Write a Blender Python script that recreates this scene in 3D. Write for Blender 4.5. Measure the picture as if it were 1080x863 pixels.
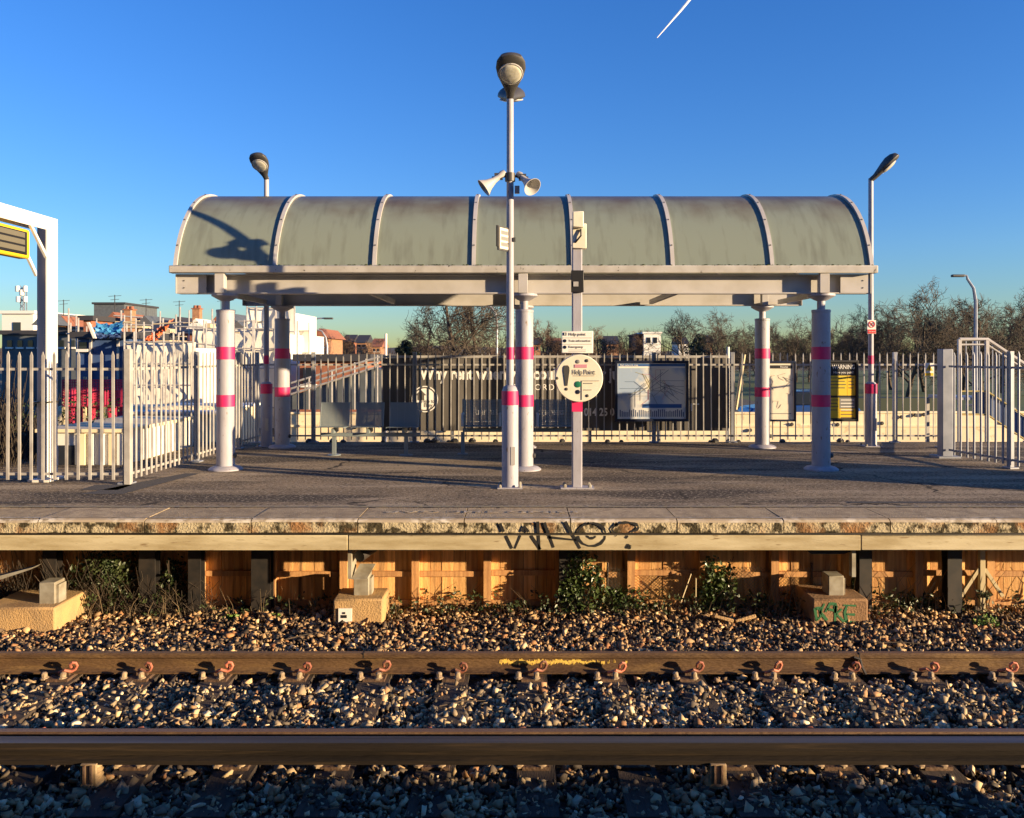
import bpy, bmesh, math, random
import numpy as np
from mathutils import Vector, Matrix
R = math.radians
rng = random.Random(7)
nrg = np.random.default_rng(7)
for o in list(bpy.data.objects): bpy.data.objects.remove(o)
sc = bpy.context.scene
COL = sc.collection

# ------------------------------------------------------------------ camera, sky, sun, exposure
EYE = 1.6            # eye height over the platform (z = 0 is the platform surface, +y is away from the camera)
cam = bpy.data.objects.new('camera', bpy.data.cameras.new('camera')); COL.objects.link(cam)
cam.location = (0, 0, EYE); cam.rotation_euler = (R(90), 0, 0)
cam.data.sensor_width = 36; cam.data.lens = 29.33
cam.data.shift_x = -6/1080; cam.data.shift_y = -56.5/1080
cam.data.clip_end = 20000
sc.camera = cam
SUN_EL, SUN_BACK = 8.6, 22.5     # low winter sun, from the right and a little behind the camera
sdir = Vector((math.cos(R(SUN_BACK))*math.cos(R(SUN_EL)), -math.sin(R(SUN_BACK))*math.cos(R(SUN_EL)), math.sin(R(SUN_EL))))
w = bpy.data.worlds.new('World'); sc.world = w; w.use_nodes = True
nt = w.node_tree; bg = nt.nodes['Background']
sky = nt.nodes.new('ShaderNodeTexSky'); sky.sky_type = 'NISHITA'; sky.sun_disc = False
sky.sun_elevation = R(SUN_EL); sky.sun_rotation = math.atan2(sdir.x, sdir.y)
sky.air_density = 1.2; sky.dust_density = 0.0; sky.ozone_density = 3.0; sky.altitude = 30
hs = nt.nodes.new('ShaderNodeHueSaturation'); hs.inputs['Saturation'].default_value = 1.2
tint = nt.nodes.new('ShaderNodeMix'); tint.data_type = 'RGBA'; tint.blend_type = 'MULTIPLY'; tint.inputs[0].default_value = 1
tint.inputs[7].default_value = (.51,.71,1.20,1)          # cool white balance of the clear winter sky
nt.links.new(sky.outputs[0], hs.inputs['Color']); nt.links.new(hs.outputs[0], tint.inputs[6]); nt.links.new(tint.outputs[2], bg.inputs[0])
bg.inputs[1].default_value = 0.092
sl = bpy.data.lights.new('sun', 'SUN'); sl.energy = 5.0; sl.angle = R(0.5); sl.color = (1, .74, .44)
so = bpy.data.objects.new('sun', sl); COL.objects.link(so)
so.rotation_euler = sdir.to_track_quat('Z', 'Y').to_euler(); so.location = (20, -10, 10)
sc.view_settings.view_transform = 'Standard'; sc.view_settings.look = 'None'
sc.view_settings.exposure = 1.35; sc.view_settings.gamma = 1
sc.view_settings.use_curve_mapping = False
F = 880.0
def X(px, D): return (px-546)/F*D
def Z(py, D): return EYE-(py-375)/F*D

# ------------------------------------------------------------------ materials
def mat(name, col, rough=.6, metal=0., col2=None, scale=4., lo=.4, hi=.62, bump=0., bscale=40., stretch=None,
        col3=None, scale3=1., lo3=.5, hi3=.6, spec=.5, detail=6, rnd=0., coat=0.):
    m = bpy.data.materials.new(name); m.use_nodes = True
    n, l = m.node_tree.nodes, m.node_tree.links; b = n['Principled BSDF']
    b.inputs['Roughness'].default_value = rough; b.inputs['Metallic'].default_value = metal
    b.inputs['Specular IOR Level'].default_value = spec
    if coat: b.inputs['Coat Weight'].default_value = coat
    b.inputs['Base Color'].default_value = (*col, 1)
    pos = n.new('ShaderNodeNewGeometry').outputs['Position']
    if stretch:
        mp = n.new('ShaderNodeMapping'); mp.inputs['Scale'].default_value = stretch; l.new(pos, mp.inputs[0]); pos = mp.outputs[0]
    def noise(s, a, c):
        t = n.new('ShaderNodeTexNoise'); t.inputs['Scale'].default_value = s; t.inputs['Detail'].default_value = detail
        l.new(pos, t.inputs['Vector'])
        r = n.new('ShaderNodeMapRange'); r.inputs[1].default_value = a; r.inputs[2].default_value = c
        l.new(t.outputs[0], r.inputs[0]); return r.outputs[0]
    def mix(fac, c0, c1):
        x = n.new('ShaderNodeMix'); x.data_type = 'RGBA'; l.new(fac, x.inputs[0])
        for i, c in ((6, c0), (7, c1)):
            if isinstance(c, tuple): x.inputs[i].default_value = (*c, 1)
            else: l.new(c, x.inputs[i])
        return x.outputs[2]
    out = col
    if col2: out = mix(noise(scale, lo, hi), col, col2)
    if col3: out = mix(noise(scale3, lo3, hi3), out, col3)
    if rnd:
        oi = n.new('ShaderNodeObjectInfo'); r = n.new('ShaderNodeMapRange')
        r.inputs[3].default_value = 1-rnd; r.inputs[4].default_value = 1+rnd; l.new(oi.outputs['Random'], r.inputs[0])
        h = n.new('ShaderNodeHueSaturation'); l.new(r.outputs[0], h.inputs['Value'])
        if isinstance(out, tuple): h.inputs['Color'].default_value = (*out, 1)
        else: l.new(out, h.inputs['Color'])
        out = h.outputs[0]
    if not isinstance(out, tuple): l.new(out, b.inputs['Base Color'])
    if bump:
        t = n.new('ShaderNodeTexNoise'); t.inputs['Scale'].default_value = bscale; t.inputs['Detail'].default_value = 4
        l.new(pos, t.inputs['Vector'])
        bp = n.new('ShaderNodeBump'); bp.inputs['Strength'].default_value = bump; bp.inputs['Distance'].default_value = .02
        l.new(t.outputs[0], bp.inputs['Height']); l.new(bp.outputs[0], b.inputs['Normal'])
    return m

MT = {}
def asphalt():
    m = bpy.data.materials.new('worn_asphalt'); m.use_nodes = True; n, l = m.node_tree.nodes, m.node_tree.links; b = n['Principled BSDF']
    pos = n.new('ShaderNodeNewGeometry').outputs['Position']
    def nz(sc_, lo, hi, st=None, d=6):
        v = pos
        if st: mp = n.new('ShaderNodeMapping'); mp.inputs['Scale'].default_value = st; l.new(pos, mp.inputs[0]); v = mp.outputs[0]
        t = n.new('ShaderNodeTexNoise'); t.inputs['Scale'].default_value = sc_; t.inputs['Detail'].default_value = d; l.new(v, t.inputs[0])
        r = n.new('ShaderNodeMapRange'); r.inputs[1].default_value = lo; r.inputs[2].default_value = hi; l.new(t.outputs[0], r.inputs[0]); return r.outputs[0]
    def mx(f, a, c):
        x = n.new('ShaderNodeMix'); x.data_type = 'RGBA'; l.new(f, x.inputs[0])
        for i, q in ((6,a),(7,c)):
            if isinstance(q, tuple): x.inputs[i].default_value = (*q,1)
            else: l.new(q, x.inputs[i])
        return x.outputs[2]
    c = mx(nz(1.1,.36,.66), (.165,.13,.09), (.29,.225,.145))
    c = mx(nz(1.1,.50,.64,(.3,2.2,1),9), c, (.38,.31,.215))           # pale worn streaks along the platform
    c = mx(nz(.9,.50,.60,(.35,1.6,1),9), c, (.08,.067,.053))          # darker repairs
    c = mx(nz(34,.54,.66,(.8,1,1),3), c, (.42,.355,.26))                # pale aggregate
    c = mx(nz(27,.56,.66,(.8,1,1),3), c, (.05,.043,.036))               # dark pits
    vo = n.new('ShaderNodeTexVoronoi'); vo.feature = 'DISTANCE_TO_EDGE'; vo.inputs['Scale'].default_value = .4
    nn = n.new('ShaderNodeTexNoise'); nn.inputs['Scale'].default_value = 3; nn.inputs['Detail'].default_value = 6; l.new(pos, nn.inputs[0])
    av = n.new('ShaderNodeMix'); av.data_type = 'RGBA'; av.blend_type = 'ADD'; av.inputs[0].default_value = .35; l.new(pos, av.inputs[6]); l.new(nn.outputs['Color'], av.inputs[7]); l.new(av.outputs[2], vo.inputs['Vector'])
    r = n.new('ShaderNodeMapRange'); r.inputs[1].default_value = .010; r.inputs[2].default_value = .004; l.new(vo.outputs['Distance'], r.inputs[0])
    mk = n.new('ShaderNodeMath'); mk.operation = 'MULTIPLY'; l.new(r.outputs[0], mk.inputs[0]); l.new(nz(.45,.5,.56), mk.inputs[1])
    c = mx(mk.outputs[0], c, (.05,.043,.036))
    l.new(c, b.inputs['Base Color']); b.inputs['Roughness'].default_value = .95; b.inputs['Specular IOR Level'].default_value = .12
    t = n.new('ShaderNodeTexNoise'); t.inputs['Scale'].default_value = 70; t.inputs['Detail'].default_value = 4; l.new(pos, t.inputs[0])
    bp = n.new('ShaderNodeBump'); bp.inputs['Strength'].default_value = .8; bp.inputs['Distance'].default_value = .015; l.new(t.outputs[0], bp.inputs['Height']); l.new(bp.outputs[0], b.inputs['Normal'])
    return m
MT['asphalt'] = asphalt()
MT['asphalt_old'] = mat('asphalt_old', (.06,.057,.055), .9, bump=.4, bscale=90)
MT['coping'] = mat('coping_concrete', (.42,.33,.205), .95, spec=.12, col2=(.30,.235,.15), scale=6, bump=.4, bscale=70, col3=(.52,.42,.28), scale3=25, lo3=.55, hi3=.7, rnd=.1)
MT['coping_face'] = mat('weathered_coping_face', (.46,.39,.25), .95, spec=.2, col2=(.055,.045,.025), scale=11, lo=.47, hi=.58, bump=.8, bscale=45, col3=(.30,.16,.07), scale3=3.1, lo3=.53, hi3=.66, detail=10)
MT['white_line_lit_nose'] = mat('worn_white_line_lit_nose', (.66,.60,.48), .9, spec=.15, col2=(.26,.21,.14), scale=16, lo=.42, hi=.66, col3=(.42,.34,.23), scale3=2.5, lo3=.4, hi3=.6)
MT['yellow_line'] = mat('worn_yellow_line', (.36,.30,.16), .85, col2=(.22,.20,.17), scale=20, lo=.42, hi=.6)
MT['beam'] = mat('cream_edge_beam', (.55,.48,.31), .8, spec=.25, col2=(.36,.29,.16), scale=3, lo=.42, hi=.68, col3=(.26,.19,.10), scale3=14, lo3=.62, hi3=.72, bump=.15, bscale=60, stretch=(.5,1,3), rnd=.04)
MT['soil'] = mat('soil', (.05,.038,.026), .95, col2=(.09,.066,.042), scale=8, bump=.9, bscale=30)
MT['ballast_bed'] = mat('ballast_bed', (.02,.017,.014), .95, col2=(.06,.05,.04), scale=22, lo=.45, hi=.6, bump=1., bscale=30)
MT['rust'] = mat('rusty_rail', (.135,.078,.036), .75, .05, spec=.3, col2=(.075,.042,.022), scale=4, lo=.38, hi=.66, bump=.5, bscale=50, stretch=(.4,1,2), col3=(.19,.115,.045), scale3=5, lo3=.54, hi3=.7)
MT['railhead'] = mat('worn_rail_head', (.22,.14,.085), .5, .4, col2=(.22,.13,.085), scale=3, stretch=(.1,3,1))
MT['thirdtop'] = mat('contact_surface', (.10,.10,.115), .42, .5, col2=(.05,.046,.044), scale=2, stretch=(.1,8,1))
MT['thirdside'] = mat('conductor_rail_steel', (.024,.018,.013), .9, .0, spec=.15, col2=(.013,.010,.008), scale=3, stretch=(.25,1,6), bump=.4, col3=(.04,.028,.017), scale3=6, lo3=.56, hi3=.7)
MT['ochre'] = mat('ochre_paint_smear', (.80,.56,.10), .8, col2=(.50,.33,.08), scale=40, lo=.46, hi=.58)
MT['sleeper'] = mat('tarred_sleeper', (.035,.026,.02), .85, col2=(.07,.048,.032), scale=6, stretch=(4,.5,1), bump=.5, bscale=40)
MT['baseplate'] = mat('rusty_baseplate', (.13,.075,.045), .75, .2, col2=(.08,.05,.035), scale=12, bump=.4)
MT['clip'] = mat('red_spring_clip', (.42,.13,.075), .65, .1, col2=(.20,.085,.05), scale=9, rnd=.45)
MT['screw'] = mat('chair_screw', (.36,.27,.16), .75, col2=(.2,.14,.09), scale=30)
MT['pot'] = mat('insulator', (.34,.24,.13), .55, col2=(.2,.14,.08), scale=14)
MT['block'] = mat('ochre_concrete_block', (.47,.30,.13), .9, col2=(.38,.25,.12), scale=5, bump=.5, bscale=60, col3=(.30,.18,.08), scale3=2.5, lo3=.58, hi3=.72)
MT['block_brown'] = mat('brown_concrete_block', (.30,.175,.085), .9, col2=(.22,.125,.06), scale=5, bump=.5, bscale=60)
MT['galv'] = mat('pale_bearing_steel', (.34,.32,.26), .7, .1, col2=(.22,.19,.14), scale=9, lo=.38, hi=.66)
MT['blacksteel'] = mat('black_steel_and_shade', (.014,.013,.013), .6, col2=(.03,.024,.02), scale=7)
MT['timber'] = mat('orange_timber', (.80,.46,.17), .85, col2=(.56,.28,.095), scale=3, bump=.35, bscale=30, stretch=(9,9,.6), rnd=.3, col3=(.16,.085,.04), scale3=1.4, lo3=.58, hi3=.72)
MT['timber_post'] = mat('timber_post', (.55,.30,.12), .8, col2=(.40,.2,.08), scale=4, stretch=(9,9,.6), bump=.25, rnd=.1)
MT['paint'] = mat('lavender_grey_paint', (.37,.365,.41), .5, col2=(.30,.29,.315), scale=4, lo=.4, hi=.72, spec=.35, stretch=(2,2,.6), col3=(.20,.145,.10), scale3=18, lo3=.655, hi3=.70, bump=.08, bscale=25)
MT['paint_w'] = mat('off_white_steel_paint', (.45,.435,.42), .5, col2=(.38,.36,.33), scale=3, lo=.42, hi=.7)
MT['gutter'] = mat('dirty_gutter_paint', (.45,.435,.40), .5, col2=(.37,.35,.31), scale=5, col3=(.06,.05,.04), scale3=16, lo3=.66, hi3=.72)
MT['pink'] = mat('magenta_band', (.66,.02,.13), .5, col2=(.58,.025,.12), scale=8)
MT['dkgrey'] = mat('dark_grey_casting', (.075,.073,.07), .5, .3)
MT['lensglass'] = mat('lamp_glass', (.62,.60,.50), .12, col2=(.5,.48,.38), scale=20, spec=.8)
MT['white'] = mat('white_enamel', (.78,.76,.70), .45)
MT['cream'] = mat('cream_enamel', (.74,.69,.55), .4, col2=(.70,.64,.5), scale=8)
MT['black'] = mat('black_paint', (.012,.012,.013), .5)
MT['navyframe'] = mat('navy_frame', (.012,.017,.04), .35)
MT['blue_print'] = mat('blue_print', (.03,.11,.33), .5)
MT['blue_pale'] = mat('pale_blue_print', (.32,.42,.58), .5, col2=(.80,.76,.66), scale=1.9, lo=.46, hi=.6)
MT['mapline'] = mat('grey_blue_print', (.06,.09,.18), .5)
MT['mapyellow'] = mat('mustard_print', (.42,.36,.12), .5)
MT['mappink'] = mat('pink_print', (.55,.25,.30), .5)
MT['greyprint'] = mat('grey_print', (.19,.19,.18), .6)
MT['yellow'] = mat('safety_yellow', (.80,.50,.02), .5)
MT['olive'] = mat('olive_yellow_print', (.62,.48,.03), .5, col2=(.72,.52,.03), scale=6)
MT['yellow_dull'] = mat('dull_yellow_paint', (.36,.28,.09), .6)
MT['red'] = mat('sign_red', (.62,.03,.03), .5)
MT['green'] = mat('button_green', (.02,.16,.09), .35)
MT['fence'] = mat('grey_fence_paint', (.40,.39,.37), .5, col2=(.30,.285,.27), scale=5)
MT['fence_d'] = mat('galvanised_fence_post', (.27,.29,.34), .5, .2, col2=(.21,.23,.28), scale=4)
MT['bench'] = mat('teal_grey_bench_steel', (.21,.25,.26), .5, .2)
MT['hoard'] = mat('charcoal_hoarding', (.085,.078,.072), .8, col2=(.14,.13,.12), scale=2, stretch=(3,1,.35), lo=.4, hi=.65)
MT['hoard_text'] = mat('hoarding_lettering', (.85,.84,.80), .6)
MT['wall_cream'] = mat('cream_board', (.80,.69,.46), .8, col2=(.74,.62,.40), scale=1.5, col3=(.60,.46,.28), scale3=7, lo3=.62, hi3=.7, rnd=.06)
MT['sheet_w'] = mat('white_scaffold_sheeting', (.80,.77,.68), .6, col2=(.68,.64,.54), scale=1.2, stretch=(2,1,.8), bump=.6, bscale=2.5)
MT['tarp_b'] = mat('blue_tarpaulin', (.05,.24,.46), .5, bump=.5, bscale=2)
MT['cabin_b'] = mat('dark_blue_cabin', (.035,.07,.18), .5, col2=(.05,.09,.2), scale=3)
MT['tarp_o'] = mat('orange_tarpaulin', (.70,.16,.05), .6, bump=.4, bscale=3)
MT['brick'] = mat('red_brick', (.30,.115,.06), .85, col2=(.22,.085,.05), scale=5)
MT['brickl'] = mat('ochre_brick', (.38,.20,.10), .85, col2=(.28,.14,.08), scale=5)
MT['roofd'] = mat('dark_roof', (.035,.035,.04), .7)
MT['slate'] = mat('slate_grey_cladding', (.10,.115,.125), .6, col2=(.08,.09,.1), scale=3)
MT['render'] = mat('white_render', (.72,.70,.64), .8)
MT['glass'] = mat('dark_window_glass', (.02,.025,.035), .08, spec=.8)
MT['pinkmesh'] = mat('pink_barrier', (.72,.06,.14), .6, col2=(.6,.05,.10), scale=6)
MT['bark'] = mat('bark', (.085,.062,.042), .9, col2=(.05,.038,.027), scale=6)
MT['twig'] = mat('twig', (.062,.048,.034), .9)
MT['twig_br'] = mat('russet_twig', (.095,.058,.036), .9, rnd=.25)
MT['leaf'] = mat('ivy_leaf', (.035,.065,.018), .38, col2=(.075,.105,.03), scale=6, spec=.6)
MT['leafd'] = mat('bramble_leaf', (.025,.045,.014), .5, col2=(.05,.065,.02), scale=6)
MT['leafbright'] = mat('fresh_weed_leaf', (.13,.22,.04), .5)
MT['conif'] = mat('evergreen_leaf', (.018,.03,.014), .7)
MT['straw'] = mat('dead_stalk', (.22,.16,.09), .9)
MT['grass'] = mat('grass', (.055,.095,.02), .9, col2=(.09,.12,.03), scale=.4, bump=.5, bscale=4)
MT['terrain'] = mat('terrain', (.07,.06,.042), .95, col2=(.10,.085,.055), scale=.2, bump=.6, bscale=1.5)
MT['wood_l'] = mat('pale_timber', (.5,.42,.26), .8)
MT['gfx'] = mat('spray_black', (.013,.013,.013), .6)
MT['gfx_g'] = mat('spray_green', (.02,.13,.045), .65)
MT['display'] = mat('display_louvre', (.13,.12,.085), .5)
MT['portal'] = mat('white_portal_paint', (.70,.68,.64), .5)
MT['portal_web_shade'] = mat('web_shade_tint', (.70,.60,.50), .6)  # shaded tone of the portal recess put into the web colour
MT['carblue'] = mat('blue_car_paint', (.02,.06,.2), .25, coat=.6)
MT['cloud'] = mat('contrail_ice', (.95,.95,.95), 1.)
# dirty translucent polycarbonate of the canopy
m = bpy.data.materials.new('dirty_polycarbonate'); m.use_nodes = True
n, l = m.node_tree.nodes, m.node_tree.links; b = n['Principled BSDF']
geo = n.new('ShaderNodeNewGeometry'); sx = n.new('ShaderNodeSeparateXYZ'); l.new(geo.outputs['Position'], sx.inputs[0])
t1 = n.new('ShaderNodeTexNoise'); t1.inputs['Scale'].default_value = 1.6; t1.inputs['Detail'].default_value = 8; l.new(geo.outputs['Position'], t1.inputs[0])
ad = n.new('ShaderNodeMath'); ad.operation = 'MULTIPLY_ADD'; l.new(t1.outputs[0], ad.inputs[0]); ad.inputs[1].default_value = 1.1; l.new(sx.outputs['Z'], ad.inputs[2])
rp = n.new('ShaderNodeMapRange'); rp.inputs[1].default_value = 4.0; rp.inputs[2].default_value = 4.75; rp.interpolation_type = 'SMOOTHSTEP'; l.new(ad.outputs[0], rp.inputs[0])
mx = n.new('ShaderNodeMix'); mx.data_type = 'RGBA'; mx.inputs[6].default_value = (.295,.34,.275,1); mx.inputs[7].default_value = (.165,.13,.088,1); l.new(rp.outputs[0], mx.inputs[0])
t2 = n.new('ShaderNodeTexNoise'); t2.inputs['Scale'].default_value = 3.2; t2.inputs['Detail'].default_value = 10
mp_ = n.new('ShaderNodeMapping'); mp_.inputs['Scale'].default_value = (2.6,.5,.5); l.new(geo.outputs['Position'], mp_.inputs[0]); l.new(mp_.outputs[0], t2.inputs[0])
r2 = n.new('ShaderNodeMapRange'); r2.inputs[1].default_value = .50; r2.inputs[2].default_value = .78; l.new(t2.outputs[0], r2.inputs[0])
ml = n.new('ShaderNodeMath'); ml.operation = 'MULTIPLY'; ml.inputs[1].default_value = .38; l.new(r2.outputs[0], ml.inputs[0])
mx2 = n.new('ShaderNodeMix'); mx2.data_type = 'RGBA'; l.new(ml.outputs[0], mx2.inputs[0]); l.new(mx.outputs[2], mx2.inputs[6]); mx2.inputs[7].default_value = (.085,.07,.05,1)
l.new(mx2.outputs[2], b.inputs['Base Color']); b.inputs['Roughness'].default_value = .24
tr = n.new('ShaderNodeBsdfTranslucent'); l.new(mx2.outputs[2], tr.inputs[0])
ms = n.new('ShaderNodeMixShader'); ms.inputs[0].default_value = .3
l.new(b.outputs[0], ms.inputs[1]); l.new(tr.outputs[0], ms.inputs[2]); l.new(ms.outputs[0], n['Material Output'].inputs[0])
MT['poly'] = m
n, l = MT['cloud'].node_tree.nodes, MT['cloud'].node_tree.links
tp = n.new('ShaderNodeBsdfTransparent'); ms = n.new('ShaderNodeMixShader'); lw = n.new('ShaderNodeLayerWeight'); lw.inputs[0].default_value = .35
l.new(lw.outputs['Facing'], ms.inputs[0]); l.new(n['Principled BSDF'].outputs[0], ms.inputs[1]); l.new(tp.outputs[0], ms.inputs[2]); l.new(ms.outputs[0], n['Material Output'].inputs[0])
# ballast stones: colour per stone from a mesh attribute
m = bpy.data.materials.new('ballast_stone'); m.use_nodes = True
n, l = m.node_tree.nodes, m.node_tree.links; b = n['Principled BSDF']
at_ = n.new('ShaderNodeAttribute'); at_.attribute_name = 'stone'; l.new(at_.outputs['Color'], b.inputs['Base Color']); b.inputs['Roughness'].default_value = .85
MT['stone'] = m

# ------------------------------------------------------------------ mesh helpers
ROOT = {}
class MB:
    def __init__(s): s.v = []; s.f = []
    def add(s, vs, fs):
        k = len(s.v); s.v += [tuple(v) for v in vs]; s.f += [tuple(i+k for i in f) for f in fs]; return s
    def box(s, cx, cy, cz, sx, sy, sz, M=None):
        vs = [Vector((x*sx/2, y*sy/2, z*sz/2)) for z in (-1,1) for y in (-1,1) for x in (-1,1)]
        if M is not None: vs = [M @ v for v in vs]
        return s.add([v+Vector((cx,cy,cz)) for v in vs], [(0,2,3,1),(4,5,7,6),(0,1,5,4),(2,6,7,3),(0,4,6,2),(1,3,7,5)])
    def bb(s, x0, x1, y0, y1, z0, z1): return s.box((x0+x1)/2,(y0+y1)/2,(z0+z1)/2,abs(x1-x0),abs(y1-y0),abs(z1-z0))
    def path(s, pts, rad, n=8, caps=True, rot=0.):
        pts = [Vector(p) for p in pts]
        if not hasattr(rad, '__len__'): rad = [rad]*len(pts)
        k = len(s.v); up = None
        for i, p in enumerate(pts):
            d = (pts[min(i+1,len(pts)-1)]-pts[max(i-1,0)]).normalized()
            if up is None: up = Vector((1,0,0)) if abs(d.x) < .9 else Vector((0,0,1))
            u = (up-d*up.dot(d)).normalized(); up = u; vv = d.cross(u)
            for j in range(n):
                a = 2*math.pi*(j+.5)/n+rot
                s.v.append(tuple(p+(u*math.cos(a)+vv*math.sin(a))*rad[i]))
        for i in range(len(pts)-1):
            for j in range(n):
                a, b = k+i*n+j, k+i*n+(j+1)%n
                s.f.append((a, b, b+n, a+n))
        if caps:
            s.f.append(tuple(k+j for j in reversed(range(n)))); e = k+(len(pts)-1)*n
            s.f.append(tuple(e+j for j in range(n)))
        return s
    def lathe(s, prof, o=(0,0,0), n=20, M=None):
        k = len(s.v); o = Vector(o)
        for r, z in prof:
            for j in range(n):
                a = 2*math.pi*j/n; v = Vector((r*math.cos(a), r*math.sin(a), z))
                s.v.append(tuple((M @ v if M is not None else v)+o))
        for i in range(len(prof)-1):
            for j in range(n):
                a, b = k+i*n+j, k+i*n+(j+1)%n
                s.f.append((a, b, b+n, a+n))
        s.f.append(tuple(k+j for j in reversed(range(n)))); e = k+(len(prof)-1)*n
        s.f.append(tuple(e+j for j in range(n)))
        return s
    def prism(s, poly, a0, a1, axis='y'):       # poly in the plane left over, extruded along axis
        n = len(poly)
        def P(p, a): return {'y': (p[0],a,p[1]), 'x': (a,p[0],p[1]), 'z': (p[0],p[1],a)}[axis]
        return s.add([P(p,a0) for p in poly]+[P(p,a1) for p in poly],
                     [tuple(range(n)), tuple(reversed(range(n,2*n)))]+[(i,i+n,(i+1)%n+n,(i+1)%n) for i in range(n)])
    def mesh(s, name, smooth=True, origin=(0,0,0)):
        me = bpy.data.meshes.new(name); ox, oy, oz = origin
        me.from_pydata([(x-ox,y-oy,z-oz) for x,y,z in s.v], [], s.f)
        bm = bmesh.new(); bm.from_mesh(me); bmesh.ops.recalc_face_normals(bm, faces=bm.faces); bm.to_mesh(me); bm.free()
        if smooth: me.shade_smooth(); me.set_sharp_from_angle(angle=R(38))
        return me
    def build(s, name, m, parent=None, smooth=True, bevel=0, seg=2):
        o0 = ROOT.get(parent.name, Vector()) if parent else Vector()
        me = s.mesh(name, smooth, o0); me.materials.append(MT[m] if isinstance(m, str) else m)
        return link(name, me, parent, bevel, seg, o0)
def link(name, me, parent=None, bevel=0, seg=2, o0=None):
    o = bpy.data.objects.new(name, me); COL.objects.link(o)
    if parent: o.parent = parent; ROOT[o.name] = o0 if o0 is not None else ROOT.get(parent.name, Vector())
    if bevel:
        bv = o.modifiers.new('bevel', 'BEVEL'); bv.width = bevel; bv.segments = seg; bv.limit_method = 'ANGLE'; bv.angle_limit = R(40)
    return o
def tag(o, label=None, cat=None, group=None, kind=None):
    for k, v in (('label',label),('category',cat),('group',group),('kind',kind)):
        if v: o[k] = v
    return o
def thing(name, loc, label, cat, group=None):
    o = bpy.data.objects.new(name, None); COL.objects.link(o); o.location = loc; o.empty_display_size = .1
    ROOT[o.name] = Vector(loc); return tag(o, label, cat, group)
def inst(name, me, parent, wloc, rz=0, m=None):     # a piece that shares its mesh; wloc in world
    o = bpy.data.objects.new(name, me); COL.objects.link(o); o.parent = parent
    o.location = Vector(wloc)-ROOT.get(parent.name, Vector()); o.rotation_euler = (0,0,rz); return o
def copy_tree(o, parent=None):
    c = o.copy(); COL.objects.link(c); c.parent = parent
    for ch in o.children: copy_tree(ch, c)
    return c
def text(name, s, size, loc, m, parent, rot=(R(90),0,0), width=None, ext=.0015, align='LEFT', space=1., bold=0.):
    cu = bpy.data.curves.new('tmp', 'FONT'); cu.body = s; cu.size = size; cu.extrude = ext; cu.align_x = align
    cu.space_character = space; cu.resolution_u = 3; cu.offset = bold
    o = bpy.data.objects.new('tmp', cu); COL.objects.link(o)
    bpy.context.view_layer.update()
    me = bpy.data.meshes.new_from_object(o.evaluated_get(bpy.context.evaluated_depsgraph_get()))
    bpy.data.objects.remove(o); bpy.data.curves.remove(cu)
    if width:
        xs = [v.co.x for v in me.vertices]; k = width/(max(xs)-min(xs))
        for v in me.vertices: v.co.x *= k
    Mx = Matrix.Translation(Vector(loc)-ROOT.get(parent.name, Vector())) @ Matrix.Rotation(rot[2],4,'Z') @ Matrix.Rotation(rot[0],4,'X')
    me.transform(Mx); me.materials.clear(); me.materials.append(MT[m])
    return link(name, me, parent)
ORD = ['first','second','third','fourth','fifth','sixth','seventh','eighth','ninth','tenth','eleventh','twelfth','thirteenth',
       'fourteenth','fifteenth','sixteenth','seventeenth','eighteenth','nineteenth','twentieth']

# ------------------------------------------------------------------ ground and platform
GZ = -1.30
tag(MB().add([(-4000,-400,GZ),(4000,-400,GZ),(4000,6000,GZ),(-4000,6000,GZ)], [(0,1,2,3)]).build('ground','terrain',smooth=False), kind='structure')
tag(MB().bb(-30,30,1.25,9.0,GZ-.05,-1.155).build('track_bed','ballast_bed'), kind='structure')
tag(MB().bb(-30,30,8.9,15.6,GZ-.05,-1.17).build('under_platform_ground','soil'), kind='structure')
tag(MB().add([(15,42,GZ+.004),(90,42,GZ+.004),(120,160,GZ+.004),(15,160,GZ+.004)], [(0,1,2,3)]).build('grass_field','grass',smooth=False), kind='structure')

D0 = 8.14                                    # platform edge
plat = MB().bb(-30,30,8.765,15.45,-.28,0).build('platform','asphalt'); tag(plat, kind='structure')
pitch = 1.04
cj = X(377, D0)
m1 = MB().prism([(0,-.006),(.012,0),(.61,0),(.61,-.125),(.012,-.125),(.012,-.12)], .006, pitch-.006, 'x').mesh('coping_slab')
def coping(k):
    # weathered front face in its own material; nose painted pale as lit bevel
    me = bpy.data.meshes.new('coping_slab')
    bm = bmesh.new(); r2 = random.Random(k)
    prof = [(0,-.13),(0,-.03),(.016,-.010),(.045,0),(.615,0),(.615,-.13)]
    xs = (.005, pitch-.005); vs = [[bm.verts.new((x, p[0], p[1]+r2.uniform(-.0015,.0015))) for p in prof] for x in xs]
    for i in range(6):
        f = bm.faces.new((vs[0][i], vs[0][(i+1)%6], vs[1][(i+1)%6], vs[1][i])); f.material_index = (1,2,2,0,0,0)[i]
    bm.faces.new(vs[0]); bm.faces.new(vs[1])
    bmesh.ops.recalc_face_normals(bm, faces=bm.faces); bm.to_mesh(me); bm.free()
    me.materials.append(MT['coping']); me.materials.append(MT['coping_face']); me.materials.append(MT['white_line_lit_nose']); return me
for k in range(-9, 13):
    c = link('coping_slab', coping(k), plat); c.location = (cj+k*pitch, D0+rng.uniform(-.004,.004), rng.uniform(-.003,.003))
for (nm, ya, yb, z, mm) in (('edge_line',8.196,8.226,.0065,'white_line_lit_nose'),('warning_line',8.80,8.86,.004,'yellow_line')):  # white edge stripe also carries the lit bevel's brightness in its colour
    MB().add([(-30,ya,z),(30,ya,z),(30,yb,z),(-30,yb,z)], [(0,1,2,3)]).build(nm, mm, plat, smooth=False)
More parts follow.
